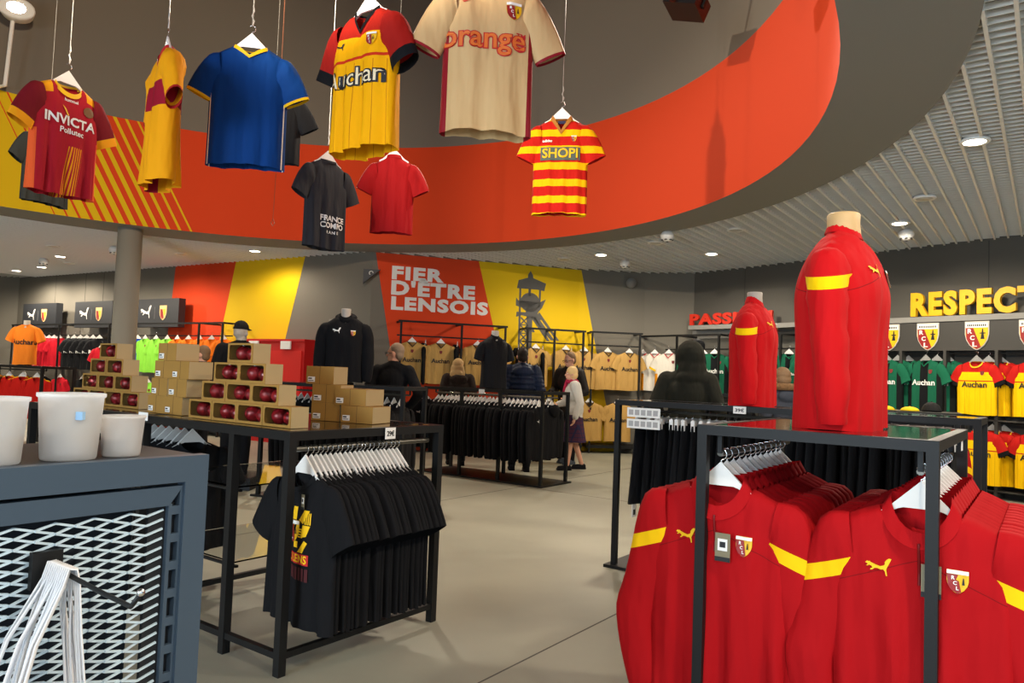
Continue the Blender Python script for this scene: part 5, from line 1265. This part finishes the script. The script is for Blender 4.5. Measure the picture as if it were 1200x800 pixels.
def person(label, loc, rz, h, top, legs, hair, arms=None, head=(0, 0), lean=0.0, topkind='sweater', skirt=None, shoes=None, glasses=False, haircut='short', scarf=None, hood=None, hoodup=False, stride=.06, name='person', cat='person', skin=None, cap=None, fur=None):
    k = h/1.75; root = thing(name, label, cat, (loc[0], loc[1], loc[2] if len(loc) > 2 else 0), rz); root.scale = (k, k, k)
    skin = skin or M_skin
    V3 = Vector
    ln = lambda p: V3((p[0], p[1]-lean*max(0, p[2]-.95), p[2]))
    sh = {s_: ln((.19*s_, 0, 1.43)) for s_ in (-1, 1)}
    arms = arms or {}
    J = {}
    for s_ in (-1, 1):
        el, wr = arms.get(s_, ((.27*s_, .03, 1.14), (.25*s_, -.06, .90)))
        J[s_] = (ln(el), ln(wr))
    hip = {s_: V3((.10*s_, 0, .92)) for s_ in (-1, 1)}; kn = {s_: V3((.105*s_, -.02-s_*stride*.4, .50)) for s_ in (-1, 1)}; an = {s_: V3((.10*s_, .03-s_*stride, .09)) for s_ in (-1, 1)}
    hc = ln((0, -.015, 1.63)); hq = Matrix.Rotation(rad(head[0]), 3, 'Z') @ Matrix.Rotation(rad(head[1]), 3, 'X')
    H_ = lambda x, y, z: hc + hq @ V3((x, y, z))
    b = MB()
    # trunk
    b.ball(ln((0, 0, 1.28)), (.165, .105, .19), 16); b.ball(ln((0, 0, 1.08)), (.14, .095, .16), 16); b.ball(ln((0, .01, .94)), (.165, .11, .13), 16)
    capsule(b, ln((-.15, 0, 1.42)), ln((.15, 0, 1.42)), .06, .06); capsule(b, ln((0, .01, 1.42)), hc+V3((0, .02, -.05)), .062, .055)
    # head with jaw, nose, ears, brow, lips
    for c, r_ in (((0, .015, .025), (.076, .095, .10)), ((0, -.02, -.055), (.055, .065, .06))):
        o_ = MB(); o_.ball((0, 0, 0), r_, 16); b.add([H_(c[0]+v[0], c[1]+v[1], c[2]+v[2]) for v in o_.v], o_.f)
    capsule(b, H_(0, -.078, .012), H_(0, -.100, -.022), .011, .014); capsule(b, H_(-.03, -.074, .03), H_(.03, -.074, .03), .012, .012); capsule(b, H_(-.018, -.080, -.056), H_(.018, -.080, -.056), .009, .009)
    for s_ in (-1, 1): o_ = MB(); o_.ball((0, 0, 0), (.013, .022, .032), 8); b.add([H_(.079*s_+v[0], .012+v[1], -.005+v[2]) for v in o_.v], o_.f)
    for s_ in (-1, 1):
        el, wr = J[s_]; capsule(b, sh[s_], el, .052, .040); capsule(b, el, wr, .040, .027)
        d = (wr-el).normalized(); pal = wr+d*.075; sd = V3((1, 0, 0))-d*d.x
        sd = sd.normalized() if sd.length > .2 else V3((0, 1, 0)); nn = d.cross(sd)
        capsule(b, wr, pal, .028, .036, fy=.6)
        for fi, (o2, fl_) in enumerate(((-.030, .062), (-.010, .075), (.010, .070), (.029, .055))):
            q0 = pal+sd*o2+d*.012; q1 = q0+d*fl_*.5+nn*.006; q2 = q1+d*fl_*.45+nn*.022; capsule(b, q0, q1, .0095, .0088, 8); capsule(b, q1, q2, .0088, .0075, 8)
        t0 = wr+d*.02+sd*(-.024*s_); t1 = t0+d*.035+sd*(-.028*s_); capsule(b, t0, t1, .012, .010, 8); capsule(b, t1, t1+d*.03+nn*.008, .010, .008, 8)
        capsule(b, hip[s_], kn[s_], .085, .058); capsule(b, kn[s_], an[s_], .056, .038); capsule(b, an[s_]+V3((0, .02, -.045)), an[s_]+V3((0, -.13, -.055)), .038, .03)
    fuse('body', b, skin, root, .010, 2)
    # top
    g = {'sweater': .018, 'puffer': .04, 'jacket': .035, 'hoodie': .035}[topkind]
    b = MB(); zb = {'sweater': .93, 'puffer': .88, 'jacket': .80, 'hoodie': .90}[topkind]
    b.ball(ln((0, 0, 1.29)), (.175+g, .115+g, .20), 18); b.ball(ln((0, .01, 1.03)), (.168+g, .118+g, .20), 18)
    capsule(b, ln((0, .01, zb+.10)), ln((0, .01, 1.12)), .15+g, .14+g, 16, .72); capsule(b, ln((-.16, .0, 1.415)), ln((.16, 0, 1.415)), .062+g*.6, .062+g*.6); capsule(b, ln((0, .012, 1.40)), ln((0, .008, 1.50)), .085+g*.5, .066+g*.3)
    for s_ in (-1, 1): capsule(b, ln((.02*s_, .012, 1.47)), ln((.17*s_, 0, 1.405)), .07+g*.5, .07+g*.6)
    if topkind == 'puffer':
        for i in range(8): o_ = MB(); o_.ball((0, 0, 0), (.225-.006*abs(i-4), .165, .042), 18); b.add([V3(v)+ln((0, .005, .90+.072*i)) for v in o_.v], o_.f)
    for s_ in (-1, 1):
        el, wr = J[s_]; capsule(b, sh[s_], el, .062+g*.8, .050+g*.7); capsule(b, el, wr-(wr-el).normalized()*.01, .050+g*.7, .036+g*.5)
        if topkind == 'puffer':
            for i in range(5): c = sh[s_].lerp(el, .1+.2*i); o_ = MB(); o_.ball((0, 0, 0), (.10, .10, .04), 12); b.add([V3(v)+c for v in o_.v], o_.f)
    if hood and not hoodup: o_ = MB(); o_.ball((0, 0, 0), (.15, .06, .085), 14); b.add([V3(v)+ln((0, .12, 1.42)) for v in o_.v], o_.f); capsule(b, ln((-.09, -.03, 1.50)), ln((.09, -.03, 1.50)), .03, .03)
    if hoodup:
        for c, r_ in (((0, .035, .02), (.132, .155, .16)), ((0, .05, -.11), (.14, .12, .13)), ((0, .06, -.19), (.17, .11, .09))): o_ = MB(); o_.ball((0, 0, 0), r_, 16); b.add([H_(c[0]+v[0], max(-.075, c[1]+v[1]), c[2]+v[2]) for v in o_.v], o_.f)
    fuse('hoodie' if topkind == 'hoodie' else topkind, b, top, root, .011, 3 if topkind == 'puffer' else 9)
    b = MB()
    if skirt:
        vs = []; n = 24; rows = [(.165, .12, 1.0), (.20, .15, .85), (.23, .18, .65), (.26, .21, .48)]
        q = MB()
        for rx, ry, z in rows:
            for i in range(n): a = 2*math.pi*i/n; wv_ = 1+.06*math.sin(6*a)*(1-z); vs.append((rx*math.cos(a)*wv_, ry*math.sin(a)*wv_, z))
        q.add(vs, [(r_*n+i, r_*n+(i+1) % n, (r_+1)*n+(i+1) % n, (r_+1)*n+i) for r_ in range(3) for i in range(n)]); q.build('skirt', skirt, root, True)
    if legs:
        b.ball((0, .01, .95), (.178, .125, .14), 16)
        for s_ in (-1, 1): capsule(b, hip[s_], kn[s_], .098, .072); capsule(b, kn[s_], an[s_]+V3((0, 0, .0)), .070, .058)
        fuse('trousers', b, legs, root, .012, 4)
    b = MB()
    for s_ in (-1, 1): a_ = an[s_]; capsule(b, a_+V3((0, .03, -.04)), a_+V3((0, -.14, -.052)), .048, .040); b.box(a_.x-.045, a_.y-.18, .0, a_.x+.045, a_.y+.075, .03)
    fuse('shoes', b, shoes or M_black, root, .010, 2)
    # hair
    b = MB()
    def hb(c, r_):
        o_ = MB(); o_.ball((0, 0, 0), r_, 16); b.add([H_(c[0]+v[0], c[1]+v[1], c[2]+v[2]) for v in o_.v], o_.f)
    if haircut == 'short': hb((0, .030, .048), (.082, .092, .092)); hb((0, .058, -.01), (.076, .055, .07))
    if haircut == 'long': hb((0, .030, .045), (.095, .102, .098)); hb((0, .06, -.05), (.12, .08, .13)); hb((.07, .05, -.13), (.06, .06, .13)); hb((-.07, .05, -.13), (.06, .06, .13)); hb((0, .11, -.16), (.12, .05, .13))
    if haircut == 'bob': hb((0, .022, .045), (.094, .102, .098)); hb((0, .045, -.015), (.094, .08, .085))
    if haircut == 'bald': hb((0, .055, -.005), (.081, .056, .055)); hb((.05, .03, -.005), (.034, .05, .04)); hb((-.05, .03, -.005), (.034, .05, .04))
    if b.v and not hoodup: fuse('hair', b, hair, root, .009, 3)
    if not hoodup:
        for s_ in (-1, 1):
            q = MB(); q.ball(H_(.031*s_, -.072, .008), (.011, .008, .009), 8); e_ = q.build('eye', M_white_paint, root, True)
            q = MB(); q.ball(H_(.031*s_, -.0795, .008), .0045, 6); q.build('pupil', M_ink, e_, True)
    if glasses:
        q = MB()
        for s_ in (-1, 1): q.tube([H_(.033*s_+.024*math.cos(a*.628), -.098, .008+.017*math.sin(a*.628)) for a in range(10)], .003, 6, closed=True); q.tube([H_(.057*s_, -.097, .012), H_(.084*s_, .02, .008)], .003, 6)
        q.tube([H_(-.01, -.10, .01), H_(.01, -.10, .01)], .003, 6); q.build('glasses', M_ink, root)
    if scarf: q = MB(); q.tube([ln((.085*math.cos(a*.45), .0+.085*math.sin(a*.45), 1.505+.012*math.sin(2*a))) for a in range(14)], .032, 10, closed=True); q.tube([ln((-.03, -.09, 1.50)), ln((-.05, -.13, 1.38)), ln((-.05, -.15, 1.28))], .03, 8); q.build('scarf', scarf, root, True)
    if fur: q = MB(); q.tube([ln((.13*math.cos(a*.45), .07+.09*math.sin(a*.45), 1.53)) for a in range(14)], .045, 10, closed=True); fo_ = q.build('fur_trim', fur, root, True)
    if cap:
        q = MB(); o_ = MB(); o_.ball((0, 0, 0), (.088, .108, .10), 16); o_.v = [(x, y, max(-.005, z)) for x, y, z in o_.v]; q.add([H_(v[0], v[1]+.012, v[2]+.055) for v in o_.v], o_.f)
        vs = []
        for i in range(9): a = math.pi+math.pi*i/8; vs += [H_(.085*math.cos(a), .09*math.sin(a), .062), H_(.088*math.cos(a), -.02+.16*math.sin(a), .045)]
        q.add(vs, [(2*i, 2*i+1, 2*i+3, 2*i+2) for i in range(8)]); q.build('cap', cap, root, True)
        q = MB(); q.ball(H_(.045, .09, .08), (.02, .015, .02), 8); q.build('cap_badge', M_gold, root, True)
    return root
M_hair_g = mat('hair_grey', rgb(150, 128, 104), .7, bump=.5, bscale=90); M_hair_b = mat('hair_blonde', rgb(196, 160, 104), .7, bump=.5, bscale=90); M_hair_d = mat('hair_dark', rgb(36, 26, 20), .7, bump=.5, bscale=90); M_hair_w = mat('hair_ash', rgb(120, 92, 64), .7, bump=.5, bscale=90); M_hair_l = mat('hair_light_blonde', rgb(226, 190, 130), .7, bump=.5, bscale=90)
M_jean = fabric('blue_jeans', rgb(46, 66, 100)); M_navy = fabric('navy_nylon', rgb(30, 40, 62), rough=.5); M_dkj = fabric('dark_jacket', rgb(34, 30, 28), rough=.6); M_coat = fabric('pale_coat', rgb(206, 202, 192)); M_brown = fabric('dark_brown_parka', rgb(52, 42, 36)); M_olive = fabric('olive_black', rgb(32, 32, 24)); M_greyc = fabric('grey_coat', rgb(82, 82, 82)); M_slate = fabric('slate_parka', rgb(58, 62, 72)); M_tart = fabric('tartan_skirt', rgb(74, 40, 60), zones=[(lambda x, y, z: (z.mod(.07) < .012) | (x.mod(.07) < .012), rgb(40, 40, 70))])
person('man in black sweater and jeans, back turned, head turned left', (-1.42, 8.9), 172, 1.76, M_black, M_jean, M_hair_g, arms={1: ((.30, .06, 1.16), (.20, -.10, 1.0)), -1: ((-.36, .10, 1.17), (-.20, -.04, .98))}, head=(85, 0), haircut='short', glasses=True, lean=.08)
person('woman with blonde hair in a dark brown hooded parka seen from behind', (-.83, 11.8), 190, 1.66, M_brown, M_black, M_hair_b, topkind='jacket', haircut='long', hood=True, head=(-25, 0))
person('dark-haired man in navy quilted hooded jacket seen from behind', (.17, 11.35), 185, 1.85, M_navy, M_black, M_hair_d, topkind='puffer', hood=True)
person('man with glasses in dark jacket looking down beside the white-coat woman', (.99, 12.5), -40, 1.85, M_dkj, M_black, M_hair_w, topkind='jacket', glasses=True, head=(-12, 14), arms={-1: ((-.27, -.02, 1.15), (-.16, -.27, 1.12)), 1: ((.30, .0, 1.15), (.18, -.22, 1.06))}, shoes=fabric('grey_shoe', rgb(70, 76, 84)))
person('elderly woman with light blonde hair, pale coat, red scarf and tartan skirt', (1.02, 11.7), -78, 1.60, M_coat, None, M_hair_l, topkind='jacket', haircut='bob', scarf=fabric('red_scarf', rgb(170, 40, 70)), skirt=M_tart, stride=.16, lean=.10, arms={-1: ((-.26, -.06, 1.14), (-.18, -.24, 1.10))})
person('woman in profile with tied brown hair and grey coat behind the kraft boxes', (-3.95, 9.5), -95, 1.66, M_greyc, M_black, M_hair_w, topkind='jacket', haircut='short', scarf=M_black, head=(5, 0))
person('person in dark olive hoodie, hood up, seen from behind the shorts rack', (1.62, 6.85), 160, 1.76, M_olive, M_black, M_hair_d, topkind='hoodie', hoodup=True, head=(35, 12), lean=.18, arms={1: ((.29, .02, 1.16), (.22, -.2, 1.05)), -1: ((-.29, .02, 1.16), (-.22, -.2, 1.05))})
person('woman in slate parka with fur-trimmed hood behind the smaller red mannequin', (3.05, 8.35), 200, 1.62, M_slate, M_black, M_hair_w, topkind='jacket', haircut='bob', hood=True, fur=mat('fur', rgb(120, 88, 56), .95, bump=1, bscale=120, var=.3, vscale=40))
# cap mannequin on plinth behind the boxes
pl = tag(MB().box(-.3, -.3, 0, .3, .3, .14).build('plinth', M_black_metal), 'low black plinth under the cap mannequin', 'plinth'); pl.location = (-3.25, 8.9, 0)
person('grey mannequin in black jacket and black cap standing behind the bauble boxes', (-3.25, 8.9, .14), 200, 1.80, M_black, M_black, M_hair_d, topkind='hoodie', hood=True, haircut='none', cap=fabric('cap_black', rgb(34, 33, 32)), name='cap_mannequin', cat='mannequin', skin=M_mann, stride=0, head=(-30, 0))
# black hoodie with hood hung before the wall of white jerseys
gB = Garment(L=.72, W=.24, SW=.215, NW=.075, nd=.05, T=.09, amp=.006, seed=97, sleeve='long', sa=.1, collar='stand', ch=.03, nu=18, nv=16, bust=.01)
def hood2(root, g, lift):
    q = MB(); q.ball((0, .02, lift+.02), (.12, .12, .12), 14); q.build('hood', M_black2, root, True)
st0 = Vector((2.55, 11.6))
frame_rack('clothes_rack', 'black rack below the hooded black mannequin in front of the white jerseys', st0, -AX, 1.2, .45, 1.28, .04, base=True, rails=[((.05, .22), (1.15, .22), 1.2, .011)], top=M_glossblack)
for i in range(11):
    p = fr((st0.x, st0.y), .12+.098*i, .22); TEE[1+i % 3].place((p.x, p.y, 1.2-HD), 90-AX, 'black T-shirt on the rack below the hooded black mannequin', 'T-shirts below hooded mannequin'); H_big.place((p.x, p.y, 1.214), 90-AX, 'white hanger on the rack below the hooded black mannequin', 'hangers below hooded mannequin')
p = fr((st0.x, st0.y), .3, .22)
torso('torso_mannequin', 'hooded black torso mannequin in front of the white jerseys', (p.x, p.y, 1.28), 60, gB, M_black2, lift=.70, extra=hood2)

for pr in (H_small, H_grey):
    if not pr.used: drop_tree(pr.root)
